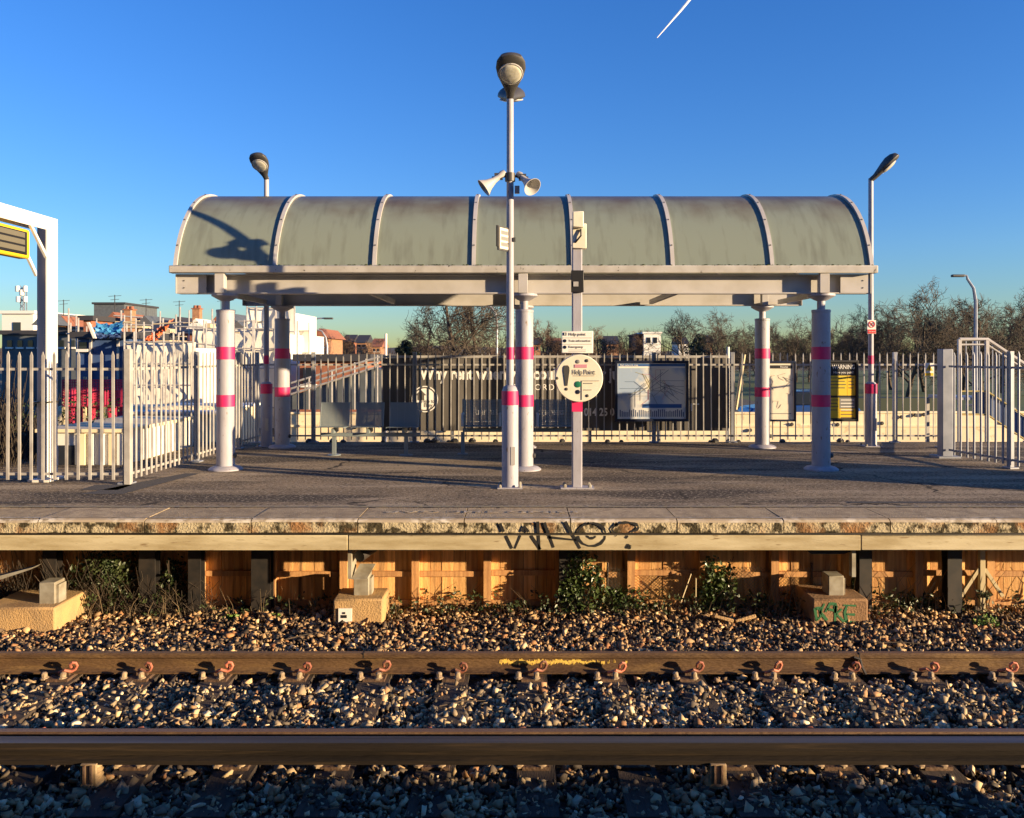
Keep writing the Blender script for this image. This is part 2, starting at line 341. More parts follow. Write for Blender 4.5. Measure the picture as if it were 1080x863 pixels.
t = text('edge_lettering', 'MIND THE GAP', .15, (X(612,8.4), 8.56, .006), 'white_line_lit_nose', plat, rot=(0,0,R(180)), width=1.95, ext=.0005)
# darker strips and trench patches in the asphalt
for (x0,x1,y0,y1) in ((-9,-4.9,9.0,9.04),(3.6,9,9.02,9.12),(-5.2,-4.75,9.9,10.3),(-30,30,8.768,8.785)):
    MB().add([(x0,y0,.004),(x1,y0,.004),(x1,y1,.004),(x0,y1,.004)], [(0,1,2,3)]).build('asphalt_patch','asphalt_old',plat,smooth=False)
MB().add([(-5.05,9.6,.004),(-4.55,9.6,.004),(-4.30,11.3,.004),(-4.5,11.3,.004)], [(0,1,2,3)]).build('asphalt_patch','asphalt_old',plat,smooth=False)
# edge beams with joints, deck joists
for x0, x1 in ((-14, X(367,8.16)-.004), (X(367,8.16)+.004, X(908,8.16)-.004), (X(908,8.16)+.004, 14)):
    MB().bb(x0,x1,8.155,8.30,-.305,-.16).build('edge_beam','beam',plat,bevel=.006)
MB().bb(-14,14,8.17,8.29,-.158,-.133).build('bearing_strip','blacksteel',plat)
for px in (-120,110,367,640,908,1160):
    MB().bb(X(px,8.5)-.07,X(px,8.5)+.07,9.2,15.3,-.46,-.285).build('deck_joist','blacksteel',plat)

# ------------------------------------------------------------------ graffiti on the platform edge
def ribbon(pts, wid, zones, name, m, parent, px2=None):
    mb = MB()
    for st in pts:
        P = []
        for a, b in zip(st[:-1], st[1:]):
            for k in range(12): P.append((a[0]+(b[0]-a[0])*k/12, a[1]+(b[1]-a[1])*k/12))
        P.append(st[-1]); n = len(P); wp = []
        for i in range(n):
            a, b = P[max(i-2,0)], P[min(i+2,n-1)]; dx, dz = b[0]-a[0], b[1]-a[1]; L = math.hypot(dx,dz) or 1
            ww = wid*(.75+.25*math.sin(i*.13+st[0][0]*30)); wp.append((-dz/L*ww/2, dx/L*ww/2))
        for i in range(n-1):
            zz = (P[i][1]+P[i+1][1])/2
            for z0, z1, y in zones:
                if z0 < zz < z1:
                    q = [(P[i][0]+wp[i][0],y,P[i][1]+wp[i][1]),(P[i+1][0]+wp[i+1][0],y,P[i+1][1]+wp[i+1][1]),
                         (P[i+1][0]-wp[i+1][0],y,P[i+1][1]-wp[i+1][1]),(P[i][0]-wp[i][0],y,P[i][1]-wp[i][1])]
                    mb.add(q+[(x,yy-.002,z) for x,yy,z in q], [(4,5,6,7)])
    return mb.build(name, m, parent, smooth=False)
def arc(cx, cy, rx, ry, a0, a1, n=14): return [(cx+rx*math.cos(R(a0+(a1-a0)*i/n)), cy-ry*math.sin(R(a0+(a1-a0)*i/n))) for i in range(n+1)]
G = [[(527,552),(540,579)],[(543,579),(553,555),(570,580)],[(569,580),(567,550)],
     [(574,551),(584,578)],[(578,567),(608,570)],[(596,550),(612,579)], arc(624,564,15,12.5,100,470), arc(624,566,4,2,0,360),
     [(650,566),(645,558),(650,552)]+arc(661,556,12,5,160,-60)+[(660,568)], arc(663,577,2,1.5,0,360)]
G = [[(X(a,D0), Z(b,D0)) for a, b in s_] for s_ in G]
ribbon(G, .030, [(-.128,-.02,D0-.006),(-.303,-.162,8.153)], 'graffiti', 'gfx', plat)

# ------------------------------------------------------------------ track
track_x0, track_x1 = -26, 26
def rail(name, D, label):
    t_ = thing(name, (0,D,-1.08), label, 'rail'); zt = -.915
    prof = [(-.035,zt-.012),(-.026,zt-.002),(.026,zt-.002),(.035,zt-.012),(.034,zt-.036),(.011,zt-.05),(.009,zt-.12),(.03,zt-.14),(.07,zt-.149),(.07,zt-.159),
            (-.07,zt-.159),(-.07,zt-.149),(-.03,zt-.14),(-.009,zt-.12),(-.011,zt-.05),(-.034,zt-.036)]
    MB().prism([(D+a,b) for a,b in prof], track_x0, track_x1, 'x').build('rail_body','rust',t_)
    MB().bb(track_x0,track_x1,D-.025,D+.025,zt-.0015,zt).build('rail_head','railhead',t_)
    return t_
DF, DN, D3 = 7.07, 5.60, 5.30
rf = rail('running_rail', DF, 'rusty far running rail with an ochre smear, nearest the platform edge')
rn = rail('running_rail', DN, 'near running rail, only its brown head showing behind the conductor rail')
# ochre paint smear on the web of the far rail, bond and fishplate at a joint
sm = MB()
for i in range(210):
    f = i/209; x = X(527+134*f,DF)
    if f > .72 and rng.random() < (f-.6)*1.8: continue
    hh = (.020+.022*rng.random())*(1 if f < .6 else .7)
    sm.box(x, DF-.0115, -.993+.006*math.sin(i*.21)+rng.uniform(-.006,.006), .0055, .003, hh)
sm.build('paint_smear','ochre',rf,smooth=False)
for px in (384,905):
    MB().bb(X(px,DF)-.004,X(px,DF)+.004,DF-.0355,DF+.0355,-.953,-.9135).build('rail_joint','blacksteel',rf)
MB().bb(X(905,DF)-.03,X(905,DF)+.02,DF-.03,DF-.009,-1.06,-.955).build('fishplate','rust',rf,bevel=.004)
MB().path([(X(905,DF)-.05,DF-.036,-.945),(X(905,DF),DF-.045,-.96),(X(905,DF)+.01,DF-.06,-1.02),(X(905,DF)+.03,DF-.09,-1.07)],.012,6).build('bond_cable','blacksteel',rf)
# conductor rail on insulators
t3 = thing('conductor_rail', (0,D3,-.97), 'thick dark conductor rail on ribbed insulators, nearest the camera', 'rail')
zt = -.84
MB().prism([(D3-.06,zt-.02),(D3-.048,zt-.003),(D3+.048,zt-.003),(D3+.06,zt-.02),(D3+.06,zt-.045),(D3+.03,zt-.06),(D3+.03,zt-.085),(D3+.075,zt-.1),(D3+.075,zt-.125),
            (D3-.075,zt-.125),(D3-.075,zt-.1),(D3-.03,zt-.085),(D3-.03,zt-.06),(D3-.06,zt-.045)], track_x0, track_x1, 'x').build('rail_body','thirdside',t3)
MB().bb(track_x0,track_x1,D3-.046,D3+.046,zt-.0025,zt).build('contact_face','thirdtop',t3)
for k in range(-3, 4):
    x = X(757,D3-.08)+k*3.9-(.03 if k == -1 else 0)
    i_ = MB().lathe([(.075,-1.1),(.075,-1.075),(.05,-1.06),(.062,-1.045),(.045,-1.03),(.06,-1.015),(.045,-1.0),(.058,-.985),(.05,-.967)], (x,D3-.035,0), 14).build('insulator','pot',t3)
    MB().bb(x-.05,x+.05,D3-.10,D3-.078,-1.09,-.95).build('insulator_bracket','pot',i_,bevel=.004)
    for s_ in (-1,1): MB().bb(x+s_*.022-.006,x+s_*.022+.006,D3-.112,D3-.10,-1.07,-.955).build('bracket_rib','baseplate',i_)
# sleepers with baseplates, screws and spring clips
sp = .655
sl_me = MB().bb(-.125,.125,-1.45,1.35,-.13,0).mesh('sleeper'); sl_me.materials.append(MT['sleeper'])
bp_ = MB().bb(-.09,.09,-.18,.18,0,.022)
for s_ in (-1,1): bp_.bb(-.06,.06,s_*.085-.012 if s_>0 else -.097,s_*.085+.012 if s_>0 else -.073,.022,.05)
bp_me = bp_.mesh('baseplate'); bp_me.materials.append(MT['baseplate'])
scw = MB().lathe([(.034,0),(.034,.012),(.024,.018),(.024,.048),(.014,.058)], n=8).mesh('chair_screw'); scw.materials.append(MT['screw'])
cl = MB()
pts = [(-.055,.01,.035),(-.045,-.02,.05),(-.02,-.035,.062),(.005,-.03,.05),(.025,-.03,.045),(.048,-.032,.058),(.06,-.034,.083),(.05,-.036,.106),(.03,-.036,.11),(.014,-.032,.098),(.016,-.02,.078),(.03,.0,.06)]
cl.path(pts, .0105, 8); clip_me = cl.mesh('spring_clip'); clip_me.materials.append(MT['clip'])
TZ = -1.098
xs0 = X(65,DF-.1)
sleepers_x = [xs0+sp*k for k in range(-2, 15)]
for k, x in enumerate(sleepers_x):
    nm = ORD[k-2] if 2 <= k else None
    lab = ('dark timber sleeper under the rails, %s red clip from the left' % nm) if nm and k-2 < 13 else ['dark timber sleeper half buried just beyond the left picture edge','dark timber sleeper half buried well beyond the left edge','dark timber sleeper half buried just beyond the right picture edge','dark timber sleeper half buried well beyond the right edge'][(1-k) if k < 2 else k-13]
    s_ = thing('sleeper', (x,6.33,TZ), lab, 'sleeper', 'timber sleepers of the track')
    b_ = inst('sleeper_timber', sl_me, s_, (x,6.33,TZ))
    for D in (DF, DN):
        p_ = inst('baseplate', bp_me, s_, (x,D,TZ))
        for q in (-1,1):
            c_ = bpy.data.objects.new('spring_clip', clip_me); COL.objects.link(c_); c_.parent = p_
            c_.scale = (1.15,1.15,1.15); c_.location = (.045 if q < 0 else -.045, q*.085, .012+rng.uniform(-.004,.004)); c_.rotation_euler = (rng.uniform(-.1,.1),0,(0 if q < 0 else math.pi)+rng.uniform(-.5,.5))
            for xx in (-.115,.035):
                c_ = bpy.data.objects.new('chair_screw', scw); COL.objects.link(c_); c_.parent = p_
                c_.location = (xx, q*.15, .015); c_.rotation_euler = (rng.uniform(-.15,.15),rng.uniform(-.15,.15),rng.random()*6)
# ballast
def stones(n, xr, yr, zfun, smin, smax):
    V = np.array([(x,y,z) for z in (-1,1) for y in (-1,1) for x in (-1,1)],float)*.72
    T = np.array([(0,2,3),(0,3,1),(4,5,7),(4,7,6),(0,1,5),(0,5,4),(2,6,7),(2,7,3),(0,4,6),(0,6,2),(1,3,7),(1,7,5)])
    x = nrg.uniform(*xr,n); y = nrg.uniform(*yr,n); ok = np.ones(n,bool)
    for D, w_ in ((DF,.075),(DN,.075)): ok &= ~(np.abs(y-D) < w_)
    ok &= ~((y < D3+.09)&(y > D3-.08)&(nrg.random(n) < .5))
    sx = np.min(np.abs(x[:,None]-np.array(sleepers_x)[None,:]),1); ons = (sx < .125)&(y > 4.9)&(y < 7.7)
    ok &= ~(ons&(nrg.random(n) < .45)); nb = (sx < .19)&((np.abs(y-DF) < .24)|(np.abs(y-DN) < .24)); ok &= ~nb
    x, y, ons = x[ok], y[ok], ons[ok]; n = len(x)
    sz = smin+(smax-smin)*nrg.random(n)**2.2
    z = zfun(x,y)+nrg.uniform(-.03,.024,n)+np.where(ons,.03,0)
    v = V[None]*(1+nrg.uniform(-.3,.3,(n,8,1)))+nrg.uniform(-.38,.38,(n,8,3))
    v = v*np.stack([np.ones(n),nrg.uniform(.45,1,n),nrg.uniform(.22,.7,n)],1)[:,None,:]*sz[:,None,None]
    q = nrg.normal(size=(n,4)); q /= np.linalg.norm(q,axis=1)[:,None]; a,b,c,d = q.T
    M = np.stack([1-2*(c*c+d*d),2*(b*c-a*d),2*(b*d+a*c),2*(b*c+a*d),1-2*(b*b+d*d),2*(c*d-a*b),2*(b*d-a*c),2*(c*d+a*b),1-2*(b*b+c*c)],1).reshape(n,3,3)
    v = np.einsum('nij,nkj->nki',M,v)+np.stack([x,y,z],1)[:,None,:]
    f = (T[None]+8*np.arange(n)[:,None,None]).reshape(-1,3)
    me = bpy.data.meshes.new('ballast'); me.vertices.add(n*8); me.vertices.foreach_set('co', v.astype(np.float32).ravel())
    me.loops.add(len(f)*3); me.loops.foreach_set('vertex_index', f.astype(np.int32).ravel())
    me.polygons.add(len(f)); me.polygons.foreach_set('loop_start', np.arange(0,len(f)*3,3,dtype=np.int32)); me.update(calc_edges=True)
    pal = np.array([(.56,.42,.23),(.42,.31,.17),(.28,.21,.125),(.12,.094,.066),(.045,.036,.028),(.40,.23,.11),(.72,.60,.39),(.26,.13,.06)])
    cc = pal[nrg.choice(8,n,p=[.15,.17,.17,.17,.18,.07,.06,.03])]*nrg.uniform(.75,1.15,(n,1))
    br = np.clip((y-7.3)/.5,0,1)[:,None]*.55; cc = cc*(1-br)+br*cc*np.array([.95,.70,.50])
    rs = np.exp(-(np.minimum(np.abs(y-DF),np.abs(y-DN))/.16)**2)[:,None]*.6; cc = cc*(1-rs)+rs*cc*np.array([.75,.52,.38])
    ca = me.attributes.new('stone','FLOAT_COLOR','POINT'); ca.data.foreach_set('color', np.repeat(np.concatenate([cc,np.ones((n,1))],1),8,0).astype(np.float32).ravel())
    me.materials.append(MT['stone']); return me
def bz(x, y):
    return -1.135+.012*np.sin(x*2.1)*np.cos(y*3)+np.clip((y-7.6)*.02,0,.03)-np.clip((5.1-y)*.05,0,.05)
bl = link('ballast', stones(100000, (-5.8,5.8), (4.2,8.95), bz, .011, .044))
tag(bl, 'loose tan and grey track ballast stones around the rails', 'ballast', kind='stuff')

mb = MB(); g = random.Random(41)
for k in range(420):
    x = g.uniform(-5.4,5.4); y = g.choice((g.uniform(7.4,8.8),g.uniform(7.9,8.8),g.uniform(4.4,8.6))); p = Vector((x,y,-1.092+g.uniform(0,.012))); a = g.random()*6.3; s_ = g.uniform(.015,.034)
    u = Vector((math.cos(a),math.sin(a),g.uniform(-.4,.4)))*s_; v = Vector((-math.sin(a),math.cos(a),g.uniform(-.5,.5)))*s_*.5
    mb.add([p-u,p+v+Vector((0,0,.006)),p+u,p-v+Vector((0,0,.004))],[(0,1,2,3)])
o = mb.build('fallen_leaves','straw',smooth=False); tag(o,'dry fallen leaves scattered over the ballast','leaves',kind='stuff')
for i, (x0,y0,L,a) in enumerate(((1.3,4.95,.5,.5),(2.35,5.0,.42,-.3),(-2.2,7.9,.4,.7),(3.3,7.8,.55,-.2),(-.6,6.4,.35,.3))):
    o = MB().path([(x0,y0,-1.09),(x0+L*.5,y0+a*.15,-1.07),(x0+L,y0+a*.3,-1.085)],[.006,.005,.003],5).build('twig','bark')
    tag(o,'thin dry twig lying on the ballast, %s of those scattered along the track'%ORD[i],'twig','twigs on the ballast')
# ------------------------------------------------------------------ foundations of the platform
def pier(px0, px1, py, dep, label, m, steel=True, D=8.42, off=0):
    x0, x1 = X(px0,D), X(px1,D); zt = Z(py,D)
    t_ = thing('concrete_foundation', ((x0+x1)/2,D+dep/2,-1.17), label, 'foundation')
    bm_ = MB(); cx, cy = (x0+x1)/2+off, D+dep/2; bm_.bb(x0,x1,D,D+dep,-1.25,zt); o = bm_.build('block',m,t_,bevel=.02)
    if steel:
        MB().bb(cx-.07,cx+.085,D+.13,D+.32,zt-.01,-.66).build('bearing_stub','galv',t_,bevel=.006)
        MB().bb(cx+.085,cx+.11,D+.16,D+.3,zt-.01,-.69).build('bearing_plate','galv',t_)
    return t_, cx, cy, zt, D
t_, cx, cy, zt, D = pier(-20,58,641,.64,'ochre concrete foundation block at the far left under the platform','block',D=8.17,off=.2)
MB().prism([(X(-20,8.3),Z(612,8.3)),(X(38,8.3),Z(597,8.3)),(X(34,8.3),Z(600,8.3)),(X(-20,8.3),Z(618,8.3))],8.25,8.4).build('bracket_flange','galv',t_)
t_, cx, cy, zt, D = pier(351,404,632,.42,'ochre concrete foundation block with white label below the beam joint','block')
MB().bb(cx-.09,cx-.055,D-.06,D+.2,-.64,-.31).build('web_plate','galv',t_)
MB().add([(cx-.055,D-.06,-.64),(cx+.10,D-.06,-.64),(cx+.16,D+.12,-.53),(cx+.0,D+.12,-.53),(cx-.055,D-.06,-.645),(cx+.10,D-.06,-.645),(cx+.16,D+.12,-.535),(cx+.0,D+.12,-.535)],
         [(0,1,2,3),(4,7,6,5),(0,4,5,1),(1,5,6,2),(2,6,7,3),(3,7,4,0)]).build('gusset','galv',t_)
MB().path([(cx+.02,D-.03,-.42),(cx+.16,D+.3,-.36)],.06,10).build('pipe','blacksteel',t_)
lx = X(357,8.41); MB().bb(lx,lx+.135,8.405,8.418,-1.13,-.95).build('label_plate','white',t_)
lp = t_.children[-1]; MB().bb(lx+.03,lx+.085,8.40,8.404,-1.045,-1.015).build('label_mark','black',lp); MB().bb(lx+.04,lx+.065,8.40,8.404,-1.10,-1.075).build('label_mark','greyprint',lp)
MB().bb(lx+.045,lx+.07,8.40,8.404,-1.005,-.985).build('label_mark','black',lp)
t_, cx, cy, zt, D = pier(857,916,632,.55,'brown concrete foundation block with green spray painted letters','block_brown')
MB().prism([(X(845,8.35),-.31),(X(922,8.35),-.31),(X(892,8.35),-.40),(X(858,8.35),-.40)],8.40,8.46).build('haunch','blacksteel',t_)
MB().bb(X(897,8.4),X(901,8.4),8.36,8.44,-.62,-.31).build('web_plate','galv',t_)
def gp(a,b): return (X(820+a/9,8.42), Z(590+b/9,8.42))
GG = [[gp(355,465),gp(372,580),gp(410,545),gp(405,460),gp(360,470)],[gp(445,420),gp(408,500),gp(470,580)],[gp(455,500),gp(500,420),gp(550,425),gp(545,510)],[gp(470,470),gp(560,490)],
      [gp(555,440),gp(545,600)],[gp(610,470),gp(560,520),gp(640,600)],[gp(625,435),gp(745,440)],[gp(660,440),gp(640,500),gp(655,590),gp(750,600)],[gp(650,520),gp(735,525)]]
ribbon(GG, .032, [(-3,0,8.418)], 'graffiti', 'gfx_g', t_)
# trestle columns behind the edge, under-deck shade put into their black
for i, (px, w_, D, lab) in enumerate(((155,.17,8.745,'second black steel trestle column from the far left block'),(205,.13,8.745,'slim black trestle column left of the orange fence panels'),(275,.2,8.745,'broad black trestle column left of the labelled block'),
        (602,.24,8.745,'broadest black trestle column wrapped in ivy under the graffiti'),(913,.13,8.745,'black trestle column behind the green graffiti block'),(1007,.15,8.745,'black trestle column at the far right'),(52,.14,8.745,'black trestle column behind the far left block'))):
    t_ = thing('trestle_column', (X(px,D),D,-1.17), lab, 'column', 'black trestle columns under the platform')
    x = X(px,D)
    MB().bb(x-w_/2,x+w_/2,D-.005,D+.01,-1.2,-.285).bb(x-w_/2,x+w_/2,D+.11,D+.125,-1.2,-.285).bb(x-.008,x+.008,D+.01,D+.11,-1.2,-.285).build('column_shaft','blacksteel',t_)
    MB().bb(x-w_/2-.04,x+w_/2+.04,D-.03,D+.15,-1.19,-1.165).build('base_plate','blacksteel',t_)

# ------------------------------------------------------------------ timber fence below the platform
DT = 8.97
tf = thing('timber_fence', (0,DT,-1.17), 'orange brown timber board fence seen through the gap under the platform', 'fence')
bw = .125; brd = MB().bb(-bw/2+.002,bw/2-.002,0,.02,-.02,.84).mesh('board'); brd.materials.append(MT['timber'])
for k in range(100):
    x = -6.0+bw*k
    inst('board', brd, tf, (x,DT+rng.uniform(0,.008),-1.17+rng.uniform(-.01,.01)))
pst = MB().bb(-.04,.04,-.075,0,-.03,.85).mesh('post'); pst.materials.append(MT['timber_post'])
pxs = [287+75.7*k for k in range(-6,12)]
for px in pxs: inst('post', pst, tf, (X(px,DT-.05),DT,-1.17))
rl = MB().bb(-.345,.345,-.03,0,-.028,.028).mesh('rail'); rl.materials.append(MT['timber_post'])
for px in pxs:
    x = X(px,DT-.05)+.3895
    inst('rail', rl, tf, (x,DT,-.74+rng.uniform(-.012,.012))); inst('rail', rl, tf, (x,DT,-1.05))

# ------------------------------------------------------------------ under-platform plants
def leaf_mass(mb, n, c, r, size, seed, flat=.0):
    g = random.Random(seed)
    for _ in range(n):
        a = Vector((g.gauss(0,1),g.gauss(0,1),g.gauss(0,1))).normalized()*(g.random()**.45)
        p = Vector((c[0]+a.x*r[0], c[1]+a.y*r[1], c[2]+a.z*r[2]))
        u = Vector((g.gauss(0,1),g.gauss(0,1)-.7,g.gauss(0,1))).normalized(); v = u.orthogonal().normalized()
        v = (Matrix.Rotation(g.random()*6.3,3,u) @ v); w_ = u.cross(v); s_ = size*g.uniform(.6,1.3)
        mb.add([p-v*s_, p+w_*s_*.55-v*.2*s_+u*.12*s_, p+v*s_, p-w_*s_*.55-v*.2*s_+u*.12*s_], [(0,1,2,3)])
def bush(name, label, c, r, n, size, m, seed, stems=6, group=None):
    t_ = thing(name, (c[0],c[1],c[2]-r[2]), label, 'bush', group)
    mb = MB(); g = random.Random(seed)
    for k in range(6):
        leaf_mass(mb, n//6, (c[0]+g.uniform(-.55,.55)*r[0], c[1]+g.uniform(-.4,.4)*r[1], c[2]+g.uniform(-.6,.5)*r[2]), [q*g.uniform(.4,.7) for q in r], size, seed*10+k)
    mb.build('foliage', m, t_, smooth=False)
    st = MB()
    for k in range(stems):
        e = Vector((c[0]+g.uniform(-.8,.8)*r[0], c[1]+g.uniform(-.6,.6)*r[1], c[2]+g.uniform(0,.9)*r[2])); b0 = Vector((c[0]+g.uniform(-.3,.3)*r[0], c[1], c[2]-r[2]))
        st.path([b0, (b0+e)/2+Vector((g.uniform(-.05,.05),0,.04)), e], [.008,.006,.003], 4)
    st.build('stem','bark',t_)
bush('ivy_bush', 'glossy green ivy bush between the orange panels right of centre', (X(757,8.86),8.86,-.85), (.26,.09,.34), 900, .026, 'leaf', 3)
bush('ivy_bush', 'dark ivy clump wrapped round the broad black column', (X(612,8.72),8.72,-.78), (.26,.05,.42), 800, .026, 'leaf', 4)
bush('ivy_bush', 'sparse green ivy right of the ivy wrapped column', (X(655,8.86),8.86,-1.0), (.34,.07,.17), 500, .024, 'leaf', 5)
bush('ivy_bush', 'small ivy plant behind the green graffiti block', (X(898,8.95),8.95,-.9), (.14,.08,.22), 350, .024, 'leaf', 6)
bush('weed', 'bright weed in the ballast near the right end', (X(1038,8.35),8.35,-1.07), (.13,.1,.1), 260, .018, 'leafbright', 8, 3)
bush('weed', 'tiny lime green weed left of the labelled block', (X(290,8.6),8.6,-1.09), (.07,.05,.05), 60, .028, 'leafbright', 9, 2)
bush('weed', 'pale green weed patch left of the tiny weed', (X(240,8.6),8.6,-1.1), (.12,.05,.04), 60, .028, 'leafbright', 10, 2)
bush('ivy_bush', 'ivy mass added to darken the fence behind the far left foundation block', (X(110,8.8),8.8,-.78), (.42,.07,.42), 1100, .026, 'leafd', 21)  # leaf masses added here to darken the left of the timber fence
bush('ivy_bush', 'ivy mass added to darken the fence between the left black columns', (X(178,8.85),8.85,-.85), (.2,.05,.34), 600, .026, 'leafd', 22)
bush('ivy_bush', 'low ivy beside the right black column', (X(975,8.9),8.9,-1.03), (.4,.12,.16), 500, .024, 'leafd', 12)
mb = MB(); g = random.Random(5)
for k in range(900):
    x = g.uniform(-5.6,5.6); y = g.uniform(8.62,9.02)
    if g.random() < .35 and x < -.6: continue
    leaf_mass(mb, 7, (x,y,-1.13+g.random()**2*.22), (.06,.04,.05), .022, 1000+k)
o = mb.build('bramble_undergrowth','leafd',smooth=False); tag(o,'low dark bramble leaves along the foot of the timber fence','undergrowth',kind='stuff')
mb = MB()
for k in range(420):
    x = g.uniform(-5.6,5.6); y = g.uniform(8.55,9.0); h_ = g.uniform(.1,.5)*(1.25 if x > 2.2 else .8); a = g.uniform(-.5,.5)
    mb.path([(x,y,-1.17),(x+a*h_*.4,y+g.uniform(-.04,.04),-1.17+h_*.6),(x+a*h_*1.1,y+g.uniform(-.06,.06),-1.17+h_*.95)],[.004,.003,.0015],3,False)
o = mb.build('dead_stalks','straw'); tag(o,'dry brown stalks and twigs standing in front of the timber fence','dry grass',kind='stuff')
mb = MB(); g2 = random.Random(55)  # twiggy brambles, made dense to shade the left of the fence
for k in range(1300):
    x = -5.8+2.5*g2.random()**1.2; y = g2.uniform(8.7,8.94); h_ = (.12+.62*g2.random()**1.6)*(1.0 if x < -4.2 else .7); p = Vector((x,y,-1.17)); pts = [p]
    for q in range(3): p = p+Vector((g2.uniform(-.16,.16),g2.uniform(-.03,.03),h_/3*g2.uniform(.4,1.3))); pts.append(p)
    mb.path(pts,[.005,.004,.003,.002],3,False)
o = mb.build('dead_thicket','bark'); tag(o,'dense dead bramble thicket, thickened to shade the left end under the platform','brambles',kind='stuff')
# chain link
cf = thing('chain_link_fence', (X(740,8.98),8.94,-1.17), 'sagging chain link mesh in front of the orange timber fence right of centre', 'fence')
mb = MB(); x0, x1, zb, zt = X(640,8.94), X(855,8.94), -1.17, -.66
for k in range(-18, 80):
    for s_ in (1,-1):
        xa = x0+k*.036; H = zt-zb; xb = xa+s_*H
        a, b = (xa,zb), (xb,zt)
        def clip(p, q):
            t0, t1 = 0., 1.; d = q[0]-p[0]
            for lo_, sg in ((x0,1),(x1,-1)):
                num = (lo_-p[0]); tt = num/d
                if (d*sg) > 0: t0 = max(t0,tt)
                else: t1 = min(t1,tt)
            return (t0,t1) if t0 < t1 else None
        c_ = clip(a,b)
        if c_:
            P = [(a[0]+(b[0]-a[0])*u, 8.94+.02*math.sin((a[0]+(b[0]-a[0])*u)*5)+(.002*s_), a[1]+(b[1]-a[1])*u-.05*math.sin(max(0,min(1,(a[0]+(b[0]-a[0])*u-x0)/(x1-x0)))*9)**2*u) for u in np.linspace(*c_,5)]
            mb.path(P,.0016,3,False)
mb.build('wire_mesh','galv',cf)
for px in (640,738,855): MB().path([(X(px,8.94),8.94,-1.2),(X(px,8.94)+.01,8.94,-.62)],.014,6).build('post','bark',cf)
for i, (a, b, lab) in enumerate((((718,636),(731,608),'pale stick leaning by the ivy bush'),((734,610),(736,638),'upright pale stick by the ivy bush'))):
    o = MB().path([(X(a[0],8.75),8.75,Z(a[1],8.75)),(X(b[0],8.75),8.85,Z(b[1],8.75))],.007,5).build('stick','wood_l'); tag(o,lab,'stick')
for i, (px, py, w_) in enumerate(((762,651,.2),(785,652,.22))):
    o = MB().box(X(px,8.5),8.5,-1.085,w_,.13,.035,Matrix.Rotation(R(-22),3,'X') @ Matrix.Rotation(R(14-28*i),3,'Y')).build('stone_slab','block',bevel=.008); tag(o,['pale broken stone slab left of its twin in the ballast below the ivy','pale broken stone slab right of its twin in the ballast below the ivy'][i],'stone')
tr_ = thing('survey_trestle', (X(1035,9.0),8.85,-1.17), 'small pale timber stand with two braces at the far right', 'stand')
x = X(1035,8.85)
MB().bb(x-.028,x+.028,8.82,8.87,-1.17,-.36).build('upright','wood_l',tr_,bevel=.003)
for s_ in (-1,1): MB().path([(x+s_*.22,8.845,-.95),(x+s_*.03,8.845,-.66)],.024,4).build('brace','wood_l',tr_)

# ------------------------------------------------------------------ canopy
YF, YB, YC = 11.69, 14.50, 13.095        # column rows, ridge
can = thing('platform_canopy', (0.08,YC,0), 'grey barrel vaulted platform canopy on pink banded columns', 'canopy')
gx0, gx1 = -4.76, 4.92; CX = (gx0+gx1)/2
Rr, ZC = 1.60, 2.47
hs_ = 1.555
a0 = math.atan2(2.83-ZC, -hs_); a1 = math.pi-a0
def arcp(t, r): a = a0+(a1-a0)*t; return (YC+r*math.cos(a), ZC+r*math.sin(a))
NS = 28; npan = 7; pw = (gx1-gx0-.06)/npan
for k in range(npan):
    x0 = gx0+.03+k*pw+.03; x1 = x0+pw-.06; mb = MB()
    pr = [arcp(i/NS,Rr) for i in range(NS+1)]+[arcp(i/NS,Rr-.008) for i in reversed(range(NS+1))]
    vs = [(x,y,z) for x in (x0,x1) for y,z in pr]; N = len(pr)
    fs = [(i,(i+1)%N,(i+1)%N+N,i+N) for i in range(N)]
    for i in range(NS):
        fs.append((i,i+1,N-2-i,N-1-i)); fs.append((N+i+1,N+i,N+N-1-i,N+N-2-i))
    mb.add(vs,fs).build('glazing_panel','poly',can)
for k in range(npan+1):
    x = gx0+.03+k*pw; mb = MB(); wd = .027 if 0 < k < npan else .026
    pr = [arcp(i/NS,Rr+.03) for i in range(NS+1)]+[arcp(i/NS,Rr-.02) for i in reversed(range(NS+1))]
    vs = [(xx,y,z) for xx in (x-wd,x+wd) for y,z in pr]; N = len(pr)
    fs = [(i,(i+1)%N,(i+1)%N+N,i+N) for i in range(N)]
    for i in range(NS):
        fs.append((i,i+1,N-2-i,N-1-i)); fs.append((N+i+1,N+i,N+N-1-i,N+N-2-i))
    rb = mb.add(vs,fs).build('roof_rib','paint_w',can)
    for i in (2,5,8,11,14):
        y, z = arcp(i/NS,Rr+.033); MB().box(x,y,z,.016,.016,.016).build('rib_bolt','dkgrey',rb)
